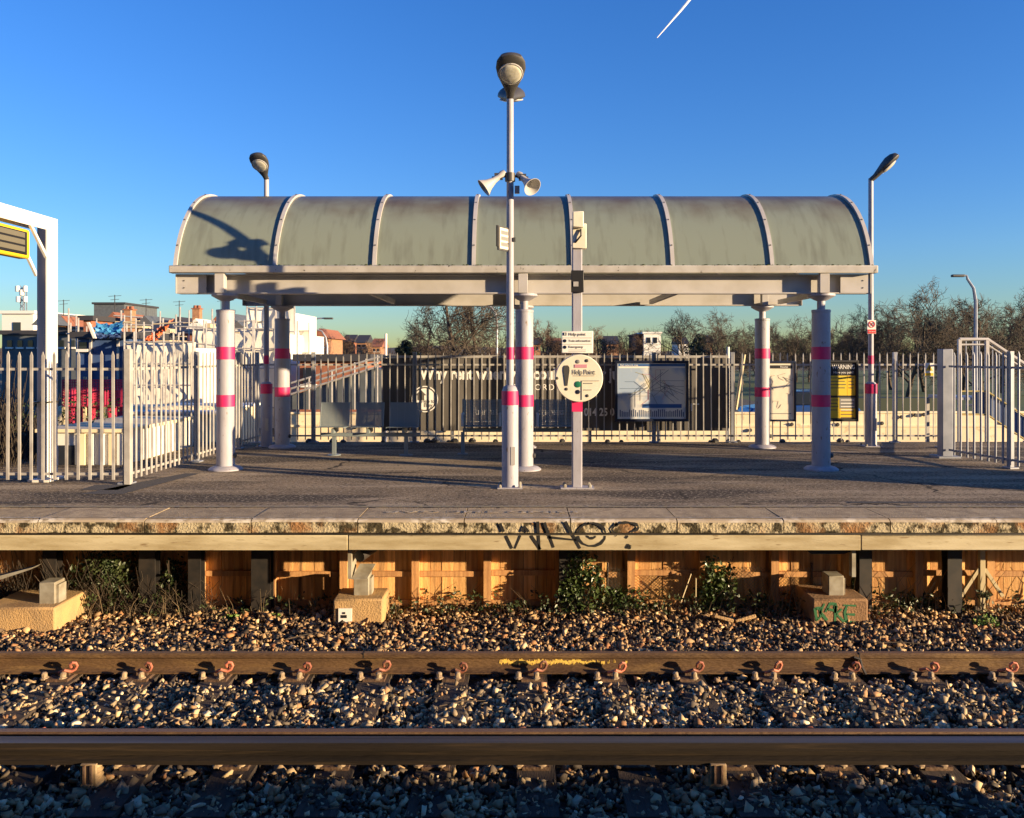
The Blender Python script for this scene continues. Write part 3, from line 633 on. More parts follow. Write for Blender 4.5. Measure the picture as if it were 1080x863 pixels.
for s_, y0 in ((-1,YC-hs_),(1,YC+hs_)):
    g_ = MB().bb(gx0-.04,gx1+.04,y0-.07 if s_<0 else y0-.06,y0+.06 if s_<0 else y0+.07,2.735,2.84).build('gutter','gutter',can,bevel=.012)
    yb = YF if s_ < 0 else YB
    bmx = MB()
    for (z0,z1,w_) in ((2.46,2.478,.16),(2.715,2.733,.16),(2.478,2.715,.012)):
        bmx.bb(gx0+.02,gx1-.02,yb-w_/2,yb+w_/2,z0,z1)
    bm2 = bmx.build('roof_beam','paint_w',can)
    for xe in (gx0+.012,gx1-.012):
        MB().bb(xe-.006,xe+.006,yb-.1,yb+.1,2.462,2.73).build('end_plate','paint_w',bm2)
    if s_ < 0:
        # fascia plates at the ends as in the photo, bolted
        for xe in (gx0+.02, gx1-.43):
            fp = MB().bb(xe,xe+.41,yb-.088,yb-.0805,2.47,2.725).build('fascia_plate','paint_w',bm2)
            for zz in (2.54,2.64): MB().lathe([(.01,0),(.008,.008)],(xe+(.1 if xe < 0 else .31),yb-.088,zz),8,Matrix.Rotation(R(90),3,'X')).build('bolt','dkgrey',fp)
g = random.Random(3); mo = MB()
for k in range(330):
    x = g.uniform(gx0,gx1); x = x if g.random() < .6 else -3.9+g.gauss(0,.5)+g.choice((0,2.6,4.4,6.9)); x = min(max(x,gx0),gx1); r_ = g.uniform(.006,.02)
    mo.lathe([(r_,0),(r_*1.1,r_*.5),(r_*.3,r_*.9)],(x,YC-hs_-.035+g.uniform(-.03,.03),2.84),6)
mo = mo.build('gutter_moss','leafd',can); mo['kind'] = 'stuff'
for k in range(5):      # cross ties under the vault
    x = gx0+.4+k*(gx1-gx0-.8)/4
    MB().bb(x-.03,x+.03,YF+.09,YB-.09,2.485,2.56).build('cross_tie','paint_w',can)
MB().bb(gx0+.1,gx1-.1,YC-.02,YC+.02,4.03,4.045).build('ridge_purlin','paint_w',can)
COLX = (X(238,YF), X(553,YF), X(866,YF))
for yy in (YF, YB):
    for x in COLX:
        rr = .125
        c_ = MB().lathe([(rr,.03),(rr,2.2),(rr*1.04,2.205),(rr*1.04,2.235),(rr*.98,2.24)],(x,yy,0),32).build('column','paint',can)
        MB().lathe([(.235,0),(.235,.015),(.2,.04),(rr*1.02,.06)],(x,yy,0),32).build('base_flange','paint',c_)
        for z0, z1 in ((.885,1.05),(1.545,1.72)):
            MB().lathe([(rr+.0035,z0),(rr+.0035,z1)],(x,yy,0),32).build('pink_band','pink',c_)
        MB().lathe([(.055,2.23),(.055,2.36),(.10,2.38),(.19,2.43),(.19,2.458)],(x,yy,0),28).build('column_head','paint',c_)
        s_ = -1
        MB().bb(x-.085 if yy==YF else x-.06,x-.085+.13,yy-.20,yy-.082,2.462,2.73).build('stiffener','paint_w',c_,bevel=.004)
        MB().lathe([(.035,0),(.03,.03),(.02,.035)],(x+.125,yy-.02,.2),10,Matrix.Rotation(R(90),3,'Y')).build('inspection_cap','dkgrey',c_)

# ------------------------------------------------------------------ lamp posts
def luminaire(root, p, az, tilt, s=1.):
    d = Vector((math.cos(az)*math.cos(tilt), math.sin(az)*math.cos(tilt), math.sin(tilt)))
    side = Vector((-math.sin(az), math.cos(az), 0)); up = d.cross(side)*1
    if up.z < 0: up = -up
    p = Vector(p); secs = [(-.02,.05,.05,.05),(.1,.065,.05,.055),(.22,.12,.08,.055),(.34,.175,.115,.055),(.46,.20,.14,.05),(.56,.19,.13,.045),(.64,.14,.09,.035),(.67,.05,.04,.02)]
    n = 20; vs = []
    for (t_, w_, hu, hd) in secs:
        for j in range(n):
            a = 2*math.pi*j/n; sy = math.sin(a)
            vs.append(p+(d*t_+side*(w_*math.cos(a))+up*((hu if sy > 0 else hd)*sy))*s)
    fs = [(i*n+j, i*n+(j+1)%n, (i+1)*n+(j+1)%n, (i+1)*n+j) for i in range(len(secs)-1) for j in range(n)]
    fs += [tuple(range(n)), tuple(range((len(secs)-1)*n, len(secs)*n))]
    h_ = MB().add(vs,fs).build('lamp_housing','dkgrey',root)
    c = p+(d*.40-up*.047)*s; vs = []
    for k in range(5):
        a = k/4*math.pi/2
        for j in range(n):
            b = 2*math.pi*j/n; vs.append(c+(d*(.15*math.cos(a)*math.cos(b))+side*(.155*math.cos(a)*math.sin(b))-up*(.035*math.sin(a)))*s)
    fs = [(i*n+j, i*n+(j+1)%n, (i+1)*n+(j+1)%n, (i+1)*n+j) for i in range(4) for j in range(n)]
    MB().add(vs,fs).build('lamp_glass','lensglass',h_)
    # rim
    ring = [c+(d*(.155*math.cos(2*math.pi*j/n))+side*(.16*math.sin(2*math.pi*j/n)))*s for j in range(n+1)]
    MB().path(ring,.01*s,6,False).build('lamp_rim','paint_w',h_)
    return h_
def lamp_post(x, D, ztop, label, heads, zlow=1.22, bands=((1.0,1.17,1),(1.55,1.7,0)), rl=.1):
    t_ = thing('lamp_post', (x,D,0), label, 'lamp post', 'station lamp posts')
    MB().lathe([(rl,.01),(rl,zlow-.05),(rl*.8,zlow),(.05,zlow+.02)],(x,D,0),24).build('post_base','paint',t_)
    MB().lathe([(.046,zlow),(.042,ztop)],(x,D,0),20).build('pole','paint',t_)
    bp = MB().bb(x-.15,x+.15,D-.15,D+.15,0.001,.014).build('base_plate','paint',t_)
    for sx in (-1,1):
        for sy in (-1,1): MB().lathe([(.018,.012),(.018,.035),(.01,.05)],(x+sx*.12,D+sy*.12,0),6).build('anchor_bolt','galv',bp)
    MB().bb(x+.01,x+.06,D-rl-.004,D-rl+.02,.28,.5).build('access_door','paint_w',t_)
    for z0, z1, low in bands:
        rr = rl+.003 if low else .0475
        MB().lathe([(rr,z0),(rr,z1)],(x,D,0),24).build('pink_band','pink',t_)
    for az, tilt, s in heads:
        luminaire(t_, (x,D,ztop-.03), R(az), R(tilt), s)
    return t_
LX, LD = X(538,10.13), 10.13
lp1 = lamp_post(LX, LD, 4.76, 'tall lamp post with two lanterns and two horn loudspeakers, before the canopy', [(-88,38,.88),(88,20,.88)])
lamp_post(X(281,14.7), 14.7, 4.74, 'lamp post rising behind the left end of the canopy', [(-97,38,.82)], zlow=1.12, bands=((.93,1.10,1),(1.45,1.6,0)), rl=.1)
lp3 = lamp_post(X(918.5,14.7), 14.7, 4.72, 'lamp post with round prohibition sign at the right end of the canopy', [(-18,42,.9)], zlow=1.12, bands=((.93,1.10,1),(1.45,1.6,0)), rl=.1)
# prohibition sign
x, y = X(919.5,14.62), 14.63
sg = MB().bb(x-.075,x+.075,y-.006,y+.006,1.98,2.22).build('prohibition_sign','white',lp3)
MB().path([(x+.052*math.cos(a),y-.008,2.145+.052*math.sin(a)) for a in np.linspace(0,2*math.pi,20)],.008,4,False).build('red_ring','red',sg)
MB().path([(x-.035,y-.008,2.18),(x+.035,y-.008,2.11)],.007,4).build('red_slash','red',sg)
MB().box(x,y-.009,2.145,.03,.004,.045).build('sign_figure','black',sg)
MB().bb(x-.07,x+.07,y-.011,y-.007,1.985,2.055).build('red_panel','red',sg)
text('sign_lettering','No entry',.03,(x-.055,y-.0115,2.01),'white',sg)
# horn speakers
def horn(root, p0, p1, m):
    d = (Vector(p1)-Vector(p0)); L = d.length; Mq = d.to_track_quat('Z','Y').to_matrix()
    h_ = MB().lathe([(.035,-.1),(.045,-.06),(.035,0),(.04,L*.3),(.065,L*.65),(.115,L),(.108,L),(.05,L*.55)],p0,20,Mq).build('loudspeaker_horn',m,root)
    return h_
zsp = Z(188,LD)
MB().path([(LX-.22,LD,zsp+.005),(LX,LD,zsp+.03),(LX+.22,LD,zsp+.005)],.016,6).build('speaker_arm','dkgrey',lp1)
MB().lathe([(.062,zsp-.04),(.062,zsp+.06)],(LX,LD,0),16).build('speaker_clamp','dkgrey',lp1)
horn(lp1,(LX-.14,LD-.02,zsp+.01),(LX-.32,LD-.05,zsp-.13),'paint_w'); horn(lp1,(LX+.15,LD-.02,zsp+.0),(LX+.27,LD-.16,zsp-.14),'paint_w')
MB().box(LX-.14,LD,zsp+.02,.1,.08,.07).build('speaker_driver','dkgrey',lp1); MB().box(LX+.15,LD,zsp+.01,.09,.08,.07).build('speaker_driver','dkgrey',lp1)
MB().bb(LX+.055,LX+.115,LD-.05,LD+.01,zsp-.19,zsp-.1).build('junction_box','fence',lp1,bevel=.004)
# two faced sign on the pole
for s_, az in ((-1,R(-62)),(1,R(-18))):
    pass
c = Vector((X(531,LD-.1),LD-.1,Z(252,LD-.1)))
Ms = Matrix.Rotation(R(58),3,'Z')
sg = MB().box(*c,.24,.02,.29,Ms).build('platform_sign','dkgrey',lp1)
off = Ms @ Vector((0,-.012,0)); MB().box(*(c+off),.2,.006,.25,Ms).build('sign_panel','cream',sg)
for q in (-.07,0,.07):
    off = Ms @ Vector((0,-.016,q)); MB().box(c.x+off.x,c.y+off.y,c.z+q,.15,.003,.045,Ms).build('sign_line','greyprint',sg)
c2 = c+Vector((-.05,-.03,.02)); Ms2 = Matrix.Rotation(R(75),3,'Z')
MB().box(*c2,.2,.02,.25,Ms2).build('sign_back','dkgrey',sg)
MB().path([(c.x,c.y,c.z-.05),(LX,LD,c.z-.05)],.012,6).build('sign_bracket','dkgrey',sg)
MB().box(LX+.05,LD-.03,c.z,.03,.03,.05).build('sign_clip','dkgrey',sg)

# ------------------------------------------------------------------ help point
HD = 10.06; HX = X(608.5,HD)
hp = thing('help_point', (HX,HD,0), 'square help point post with a round cream intercom panel', 'help point')
MB().bb(HX-.06,HX+.06,HD-.06,HD+.06,.01,Z(262,HD)).build('post','paint',hp,bevel=.012)
pf = MB().bb(HX-.2,HX+.2,HD-.1,HD+.1,.001,.02).build('base_plate','paint',hp)
for sx in (-1,1):
    for sy in (-1,1): MB().lathe([(.02,.018),(.02,.045),(.012,.06)],(HX+sx*.15,HD+sy*.07,0),6).build('anchor_bolt','galv',pf)
MB().bb(HX-.063,HX+.063,HD-.063,HD+.063,Z(434,HD),Z(422,HD)).build('pink_band','pink',hp)
pc = Vector((X(610.5,HD-.1),HD-.13,Z(399,HD-.1)))
Mf = Matrix.Rotation(R(90),3,'X')
dsk = MB().lathe([(.27,-.07),(.283,-.05),(.283,.02),(.275,.03)],pc,48,Mf).build('intercom_panel','cream',hp)
fy = pc.y-.032
def disc(name, m, px, py, r, y=None, root=dsk, dep=.006):
    yy = fy if y is None else y
    return MB().lathe([(r,-dep),(r,dep*.5),(r*.7,dep)],(X(px,yy),yy,Z(py,yy)),18,Mf).build(name,m,root)
for px, py, r, mm in ((609.5,381.5,.024,'greyprint'),(619,380.5,.02,'dkgrey'),(587.5,399,.018,'dkgrey'),(597.5,410.5,.018,'dkgrey'),(619.5,417.5,.018,'dkgrey'),(609.5,405.5,.038,'green'),(609.5,413.5,.026,'navyframe')):
    disc('panel_button', mm, px, py, r)
ex = X(597.5,fy); MB().prism([(ex-.012,Z(407,fy)),(ex+.012,Z(407,fy)),(ex+.036,Z(391,fy)),(ex+.034,Z(387.5,fy)),(ex+.018,Z(385.5,fy)),(ex-.018,Z(385.5,fy)),(ex-.034,Z(387.5,fy)),(ex-.036,Z(391,fy))],fy-.006,fy+.004).build('exclamation_mark','dkgrey',dsk)
text('panel_lettering','Help Point',.085,(X(604,fy),fy-.004,Z(395,fy)),'greyprint',dsk,width=.265)
for (a,b,c_,d_) in ((605,627,396.2,396.7),(613.5,632,401.5,402),(616,625,404,404.8),(616,624,411,411.7)):
    MB().bb(X(a,fy),X(b,fy),fy-.004,fy,Z(d_,fy),Z(c_,fy)).build('panel_line','greyprint',dsk)
MB().bb(X(613.3,fy),X(613.8,fy),fy-.004,fy,Z(422,fy),Z(401.5,fy)).build('panel_line','greyprint',dsk)
MB().bb(X(606,fy),X(619,fy),fy-.003,fy,Z(388,fy),Z(384.5,fy)).build('panel_note','mappink',dsk)
sy_ = HD-.1
sg = MB().bb(X(592.5,sy_),X(625.5,sy_),sy_-.012,sy_+.012,Z(372.5,sy_),Z(349.5,sy_)).build('information_sign','white',hp,bevel=.006)
fy2 = sy_-.014
MB().bb(X(594,fy2),X(597.5,fy2),fy2-.002,fy2+.001,Z(354,fy2),Z(350.8,fy2)).build('sign_icon','navyframe',sg)
MB().bb(X(595.3,fy2),X(596.2,fy2),fy2-.004,fy2-.002,Z(353.6,fy2),Z(351.2,fy2)).build('sign_icon','white',sg)
for py in (359.6,366.3): disc('sign_icon','navyframe',595.8,py,.02,fy2,sg,.003)
for s_, py, wd, sz in (('Help point',354,.20,.05),('Train information',360.5,.26,.036),('Emergency',367,.17,.04)):
    text('sign_lettering',s_,sz,(X(600,fy2),fy2-.002,Z(py,fy2)),'greyprint',sg,width=wd)
for py in (356.3,363,369,370.8): MB().bb(X(594 if py<364 else 600,fy2),X(624 if py<364 else 618,fy2),fy2-.002,fy2+.001,Z(py+.3,fy2),Z(py,fy2)).build('sign_line','greyprint',sg)
# boxes at the top and black clamp box
tb = MB().bb(X(605,HD)-.02,X(618,HD),HD-.09,HD+.06,Z(263,HD),Z(237,HD)).build('equipment_box','cream',hp,bevel=.008)
MB().bb(X(603,HD),X(614.5,HD),HD-.18,HD-.09,Z(242,HD),Z(225.5,HD)).build('camera_housing','cream',tb,bevel=.01)
MB().path([(X(612,HD),HD-.1,Z(243,HD)),(X(612,HD),HD-.12,Z(250,HD)),(X(607,HD),HD-.1,Z(256,HD)),(X(605,HD),HD-.06,Z(258,HD))],.012,6).build('cable','black',tb)
MB().bb(HX-.075,HX+.075,HD-.1,HD-.061,Z(309,HD),Z(286,HD)).build('clamp_box','black',hp,bevel=.006)
MB().bb(HX-.05,HX+.01,HD-.112,HD-.1,Z(303,HD),Z(298,HD)).build('clamp_latch','fence',hp)

# ------------------------------------------------------------------ benches
def mesh_panel(mb, x0, x1, p0, p1, pitch=.022, bar=.012):   # perforated panel between two edges p0->p1 (y,z)
    p0, p1 = Vector((0,*p0)), Vector((0,*p1)); d = (p1-p0); L = d.length; d /= L; nn = Vector((1,0,0)).cross(d)
    Mx = Matrix((Vector((1,0,0)), nn, d)).transposed(); c = (p0+p1)/2
    k = int((x1-x0)/pitch)
    for i in range(k+1): mb.box(x0+(x1-x0)*i/k, c.y, c.z, bar, .004, L, Mx)
    k = int(L/pitch)
    for i in range(k+1):
        q = p0+d*(L*i/k); mb.box((x0+x1)/2, q.y+nn.y*.004, q.z+nn.z*.004, x1-x0, .004, bar, Mx)
b1 = thing('bench', (X(390,13.4),13.4,0), 'three seat perforated metal bench left of the lamp post', 'bench', 'platform benches')
BD = 13.35
for i, (a, b) in enumerate(((337.5,367.5),(375.5,404),(411.5,441.5))):
    x0, x1 = X(a,BD+.25), X(b,BD+.25)
    s_ = MB(); mesh_panel(s_, x0, x1, (BD+.25,.45), (BD+.36,.82), .02, .0155); bk = s_.build('seat_back','bench',b1,smooth=False)
    s_ = MB(); mesh_panel(s_, x0, x1, (BD-.16,.46), (BD+.24,.44), .02, .0155); s_.build('seat_pan','bench',b1,smooth=False)
    for x in (x0,x1): MB().path([(x,BD-.16,.455),(x,BD+.245,.44),(x,BD+.365,.83)],.009,6).build('seat_edge','bench',b1)
MB().bb(X(338,BD),X(443,BD),BD+.0,BD+.06,.30,.36).build('seat_beam','bench',b1,bevel=.004)
for px in (352,428):
    x = X(px,BD)
    lg = MB().bb(x-.03,x+.03,BD+.01,BD+.05,.01,.30).build('leg','bench',b1)
    MB().lathe([(.11,0.001),(.1,.015)],(x,BD+.03,0),16).build('foot','bench',lg)
    for k_ in (-.1,.1): pass
for a, b in ((352,352),(389,389),(426,426)): MB().bb(X(a,BD)-.02,X(a,BD)+.02,BD-.1,BD+.28,.36,.435).build('seat_bracket','bench',b1)
b2 = thing('bench', (X(546,13.5),13.5,0), 'wide perforated metal bench with armrests behind the lamp post', 'bench', 'platform benches')
BD = 13.5; xa, xb = X(488,BD), X(606,BD)
for i in range(3):
    x0, x1 = xa+(xb-xa)*i/3+.03, xa+(xb-xa)*(i+1)/3-.03
    s_ = MB(); mesh_panel(s_, x0, x1, (BD+.25,.45), (BD+.36,.86), .024, .012); s_.build('seat_back','bench',b2,smooth=False)
    s_ = MB(); mesh_panel(s_, x0, x1, (BD-.16,.46), (BD+.24,.44), .02, .0155); s_.build('seat_pan','bench',b2,smooth=False)
for i in range(4):
    x = xa+(xb-xa)*i/3
    ar = MB().bb(x-.025,x+.025,BD+.25,BD+.30,.44,.88).build('back_post','bench',b2,bevel=.006)
    MB().path([(x,BD+.26,.64),(x,BD-.08,.66),(x,BD-.12,.6),(x,BD-.12,.46)],.02,8).build('armrest','paint_w',b2)
MB().bb(xa,xb,BD,BD+.06,.36,.42).build('seat_beam','bench',b2,bevel=.004)
for i in (0,1.5,3):
    x = xa+(xb-xa)*i/3; lg = MB().bb(x-.03,x+.03,BD+.0,BD+.055,.01,.36).build('leg','bench',b2)
    MB().lathe([(.09,0.001),(.08,.015)],(x,BD+.03,0),16).build('foot','bench',lg)

# ------------------------------------------------------------------ palisade fences
pale = MB().prism([(-.017,.06),(.017,.06),(.017,1.60),(0,1.65),(-.017,1.60)],-.006,.006).mesh('pale')
def pale_mesh(m): p_ = pale.copy(); p_.name = 'pale'; p_.materials.append(MT[m]); return p_
pl_l, pl_d = pale_mesh('fence'), pale_mesh('fence_d'); pl_t = pale_mesh('fence')
for v_ in pl_t.vertices: v_.co.x *= .55
def fence(name, p0, p1, label, posts, me=pl_l, pm='fence', sp=.139, zs=1., skip=()):
    p0, p1 = Vector((*p0,0)), Vector((*p1,0)); d = p1-p0; L = d.length; u = d/L; az = math.atan2(u.y,u.x)
    t_ = thing(name, p0, label, 'fence'); nrm = Vector((u.y,-u.x,0))
    k = int(L/sp)
    for i in range(1,k):
        q = p0+u*(L*i/k)+nrm*.02; o = inst('pale', me, t_, (q.x,q.y,0), az+rng.uniform(-.03,.03)); o.scale.z = zs*rng.uniform(.995,1.005)
        o.rotation_euler.y = rng.uniform(-.006,.006)
    Mz = Matrix.Rotation(az,3,'Z'); c = (p0+p1)/2
    for z in (.13,1.43*zs): MB().box(c.x,c.y,z,L,.012,.032,Mz).build('fence_rail',pm,t_)
    for f_ in posts:
        q = p0+d*f_-nrm*.04; ps = MB().box(q.x,q.y,.83*zs,.07,.06,1.66*zs,Mz).build('fence_post','fence_d',t_)
        MB().box(q.x,q.y,.012,.16,.14,.02,Mz).build('post_foot','fence_d',ps)
    return t_
FB = 15.27
fx0, fx1 = -4.72, X(992,FB)
fence('palisade_fence', (fx0,FB), (fx1,FB), 'long grey palisade fence along the back of the platform', me=pl_t, posts=[(X(p,FB)-fx0)/(fx1-fx0) for p in (330,437,550,690,773,862,945)])
fence('palisade_fence', (-4.82,10.35), (-4.72,FB), 'palisade fence running back from the left gate post', [.01,.44,.8,.995])
fence('palisade_fence', (-8.5,10.35), (-4.86,10.35), 'pale palisade fence at the left front, before the white portal', [.3,.997], sp=.142)
MB().bb(-4.87,-4.79,10.31,10.39,0.001,1.68).build('corner_post','fence',bpy.data.objects['palisade_fence.002'],bevel=.006)
fence('palisade_fence', (6.72,13.0), (7.15,10.6), 'blue grey palisade fence running forward at the right edge', [.5], me=pl_d, pm='fence_d')
fence('palisade_fence', (6.80,13.25), (7.72,FB), 'short palisade return fence behind the blue grey corner post', [.6], me=pl_d, pm='fence_d')
gpst = thing('gate_post', (6.72,13.1,0), 'thick blue grey square post at the right fence corner', 'post')
MB().bb(6.63,6.80,13.02,13.19,.005,1.70).build('post_shaft','fence_d',gpst,bevel=.01); MB().bb(6.54,6.88,12.94,13.27,.001,.03).build('base_plate','fence_d',gpst)
# triangle warning sign on the fence
x, y = X(980,FB-.06), FB-.06
ws = tag(MB().bb(x-.085,x+.085,y-.006,y+.006,Z(397,y),Z(383,y)).build('warning_sign','white'),'small yellow triangle warning sign on the fence at the right','sign')
ROOT[ws.name] = Vector(); zc_ = Z(388,y)
MB().prism([(x-.065,zc_-.055),(x+.065,zc_-.055),(x,zc_+.065)],y-.010,y-.0065).build('triangle','yellow',ws)
MB().bb(x-.01,x+.01,y-.013,y-.0105,zc_-.035,zc_+.025).build('bolt_mark','black',ws); MB().bb(x-.075,x+.075,y-.010,y-.0065,Z(396.5,y),Z(393.5,y)).build('text_band','yellow',ws)

# ------------------------------------------------------------------ hoarding with lettering behind the fence
HY = 15.5; hx0, hx1 = X(404,HY), X(768,HY)
hd = thing('advertising_hoarding', ((hx0+hx1)/2,HY,.1), 'charcoal advertising hoarding behind the fence reading Why rent when you could', 'hoarding')
nb = 5
for k in range(nb):
    a = hx0+(hx1-hx0)*k/nb; b = hx0+(hx1-hx0)*(k+1)/nb
    MB().bb(a+.002,b-.002,HY,HY+.02,.20+.12*(k==0)*0,1.55).build('hoarding_panel','hoard',hd,bevel=.002)
MB().bb(hx0,hx1,HY-.01,HY+.03,1.555,1.60).build('top_rail','fence',hd)
for k in range(6): MB().bb(hx0+(hx1-hx0)*k/5-.03,hx0+(hx1-hx0)*k/5+.03,HY+.021,HY+.08,-1.3,1.55).build('hoarding_post','fence_d',hd)
ty = HY-.002
text('lettering','Why rent when you could buy for just',.30,(X(443,ty),ty,Z(400,ty)),'hoard_text',hd,width=221/F*ty,bold=.011)
text('lettering','CATFORD',.16,(X(538,ty),ty,Z(411.5,ty)),'hoard_text',hd,width=46/F*ty,space=1.3)
text('lettering','barratt',.2,(X(501,ty),ty,Z(437.5,ty)),'hoard_text',hd,width=27/F*ty)
text('lettering','bridgegreens',.19,(X(560,ty),ty,Z(437.5,ty)),'hoard_text',hd,width=34/F*ty)
text('lettering','014 25 0',.2,(X(616,ty),ty,Z(438.5,ty)),'hoard_text',hd,width=32/F*ty,bold=.006)
text('lettering','IT',.2,(X(728,ty),ty,Z(433.5,ty)),'hoard_text',hd)
for (a,b,py) in ((495,523,446),(574,588,445)): text('small_print','call now to find out',.07,(X(a,ty),ty,Z(py,ty)),'hoard_text',hd,width=(b-a)/F*ty)
c = (X(448,ty),ty,Z(421,ty))
lg = MB().path([(c[0]+.235*math.cos(a),ty,c[2]+.235*math.sin(a)) for a in np.linspace(0,2*math.pi,40)],.014,4,False).build('round_logo','hoard_text',hd)
MB().lathe([(.20,-.002),(.20,.002)],c,36,Mf).build('logo_disc','hoard_text',lg)
hx, hz = c[0]-.07, c[2]+.02
MB().prism([(hx-.10,hz+.05),(hx,hz+.15),(hx+.10,hz+.05),(hx+.06,hz+.05),(hx+.06,hz-.04),(hx-.06,hz-.04),(hx-.06,hz+.05)],ty-.006,ty-.003).build('house_mark','hoard',lg)
text('logo_lettering','Help to',.10,(c[0]-.06,ty-.004,c[2]-.07),'hoard',lg,width=.24); text('logo_lettering','Buy',.11,(c[0]-.02,ty-.004,c[2]-.15),'hoard',lg,width=.16)

# ------------------------------------------------------------------ poster boards
PY = 15.16
def board(px0, px1, py0, py1, label, fm, fr=.05):
    x0, x1, z0, z1 = X(px0,PY), X(px1,PY), Z(py1,PY), Z(py0,PY)
    t_ = thing('poster_board', ((x0+x1)/2,PY,z0), label, 'poster board')
    MB().bb(x0,x1,PY-.02,PY+.03,z0,z1).build('backing',fm,t_)
    for (a,b,c_,d_) in ((x0,x1,z1-fr,z1),(x0,x1,z0,z0+fr),(x0,x0+fr,z0+fr,z1-fr),(x1-fr,x1,z0+fr,z1-fr)):
        MB().bb(a,b,PY-.05,PY-.0205,c_,d_).build('frame',fm,t_,bevel=.004)
    return t_, x0+fr, x1-fr, z0+fr, z1-fr
t_, x0, x1, z0, z1 = board(648.5,726,380.5,444.5,'framed blue rail network map hanging on the back fence','navyframe',.045)
y = PY-.0225
sh = MB().bb(x0,x1,y,y+.0015,z0,z1).build('map_sheet','blue_pale',t_)
MB().bb(x0+.02,x1-.02,y-.0015,y-.0005,z1-.055,z1-.015).build('map_header','blue_print',sh)
MB().bb(x0+.02,x1-.02,y-.0015,y-.0005,z1-.09,z1-.06).build('map_header_line','white',sh)
text('map_title','Rail network map',.045,(x0+.05,y-.002,z1-.05),'hoard_text',sh)
MB().bb(x0+.45,x1-.08,y-.0015,y-.0005,z0+.2,z0+.27).build('map_key','blue_print',sh)
g = random.Random(2)
for k in range(30):
    cxm, czm = x0+(x1-x0)*.55, z0+(z1-z0)*.6; a = g.choice([0,45,90,135,180,225,270,315])+g.choice([0,0,0,22]); L1 = g.uniform(.12,.3); L2 = g.uniform(.1,.4); a2 = a+g.choice([-45,45,0])
    p = [(cxm+g.uniform(-.2,.2),czm+g.uniform(-.12,.12))]
    for L_, aa in ((L1,a),(L2,a2)): p.append((p[-1][0]+L_*math.cos(R(aa)),p[-1][1]+L_*.8*math.sin(R(aa))))
    p = [(min(max(q[0],x0+.04),x1-.04),min(max(q[1],z0+.2),z1-.12)) for q in p]
    MB().path([(q[0],y-.001,q[1]) for q in p],.004,4).build('map_line',g.choice(['mapline','mapline','mapline','mapyellow','mappink','greyprint']),sh)
for k in range(34):
    xx = x0+.05+k*(x1-x0-.1)/33; MB().bb(xx-.009,xx+.009,y-.0015,y-.0005,z0+.04,z0+.04+g.uniform(.08,.14)).build('index_column','mapline',sh)
t_, x0, x1, z0, z1 = board(803,839,381,444.5,'framed cream timetable poster half behind the rear right column','navyframe',.035)
sh = MB().bb(x0,x1,y,y+.0015,z0,z1).build('poster_sheet','cream',t_)
MB().bb(x0+.03,x1-.03,y-.0015,y-.0005,z1-.10,z1-.04).build('poster_header','black',sh)
text('poster_title','Routes',.05,(x0+.3,y-.002,z1-.085),'hoard_text',sh)
for k in range(9):
    pp = [(x0+.06+g.random()*.4, z0+.2+g.random()*.6)]
    for q in range(3): pp.append((min(max(pp[-1][0]+g.uniform(-.15,.15),x0+.03),x1-.03), min(max(pp[-1][1]+g.uniform(-.15,.15),z0+.18),z1-.13)))
    MB().path([(a,y-.001,b) for a,b in pp],.004,4).build('route_line','greyprint',sh)
MB().bb(x0+.03,x1-.05,y-.0015,y-.0005,z0+.10,z0+.115).build('poster_rule','greyprint',sh)
t_, x0, x1, z0, z1 = board(862,904.5,380,444.5,'black notice board with yellow warning posters behind the right column','black',.04)
zb = z1-.22; text('warning_heading','WARNING',.115,(X(877.5,y),y-.001,z1-.12),'hoard_text',t_,width=24/F*y); text('warning_subheading','Have you paid?',.06,(X(879,y),y-.001,z1-.2),'hoard_text',t_,width=21/F*y)
for (a,b,c_,d_,mm) in ((x0+.01,x1-.16,zb-.38,zb-.02,'olive'),(x1-.155,x1-.01,zb-.38,zb-.02,'yellow'),(x0+.01,x1-.30,z0+.02,zb-.42,'olive'),(x1-.295,x1-.01,z0+.02,zb-.62,'yellow'),(x1-.295,x1-.01,zb-.615,zb-.42,'greyprint')):
    sh = MB().bb(a,b,y-.001,y+.0005,c_,d_).build('notice_sheet',mm,t_)
    for k in range(4): MB().bb(a+.02,b-.02-.02*(k%2),y-.0025,y-.0015,d_-.05-k*.06,d_-.035-k*.06).build('notice_line','dkgrey' if mm != 'greyprint' else 'white',sh)

# ------------------------------------------------------------------ white portal with yellow display at the left
px_ = -6.07
pt = thing('steel_portal', (px_,10.7,0), 'white steel portal frame carrying a yellow framed display at the far left', 'portal')
zt = 3.36; w_ = .16
MB().bb(px_+.10,px_+.115,10.55,10.80,.005,zt).bb(px_-.06,px_-.045,10.64,10.80,.005,zt).bb(px_-.045,px_+.10,10.65,10.66,.005,zt-.02).build('post','portal',pt)
MB().bb(px_-.044,px_+.098,10.638,10.648,.008,zt-.3).build('post_web','portal_web_shade',pt)
MB().bb(px_+.10,px_+.115,8.7,10.549,zt-.17,zt).bb(px_-.06,px_-.045,8.7,10.549,zt-.17,zt).bb(px_-.045,px_+.10,8.7,10.549,zt-.02,zt-.003).build('crossbeam','portal',pt)
MB().bb(px_+.10,px_+.115,8.5,8.7,.005,zt).bb(px_-.06,px_-.045,8.5,8.7,.005,zt).bb(px_-.045,px_+.10,8.6,8.615,.005,zt-.02).build('post','portal',pt)
MB().prism([(10.2,zt-.17),(10.25,zt-.17),(10.549,zt-.47),(10.549,zt-.53)],px_+.085,px_+.118,'x').build('knee_brace','portal',pt)
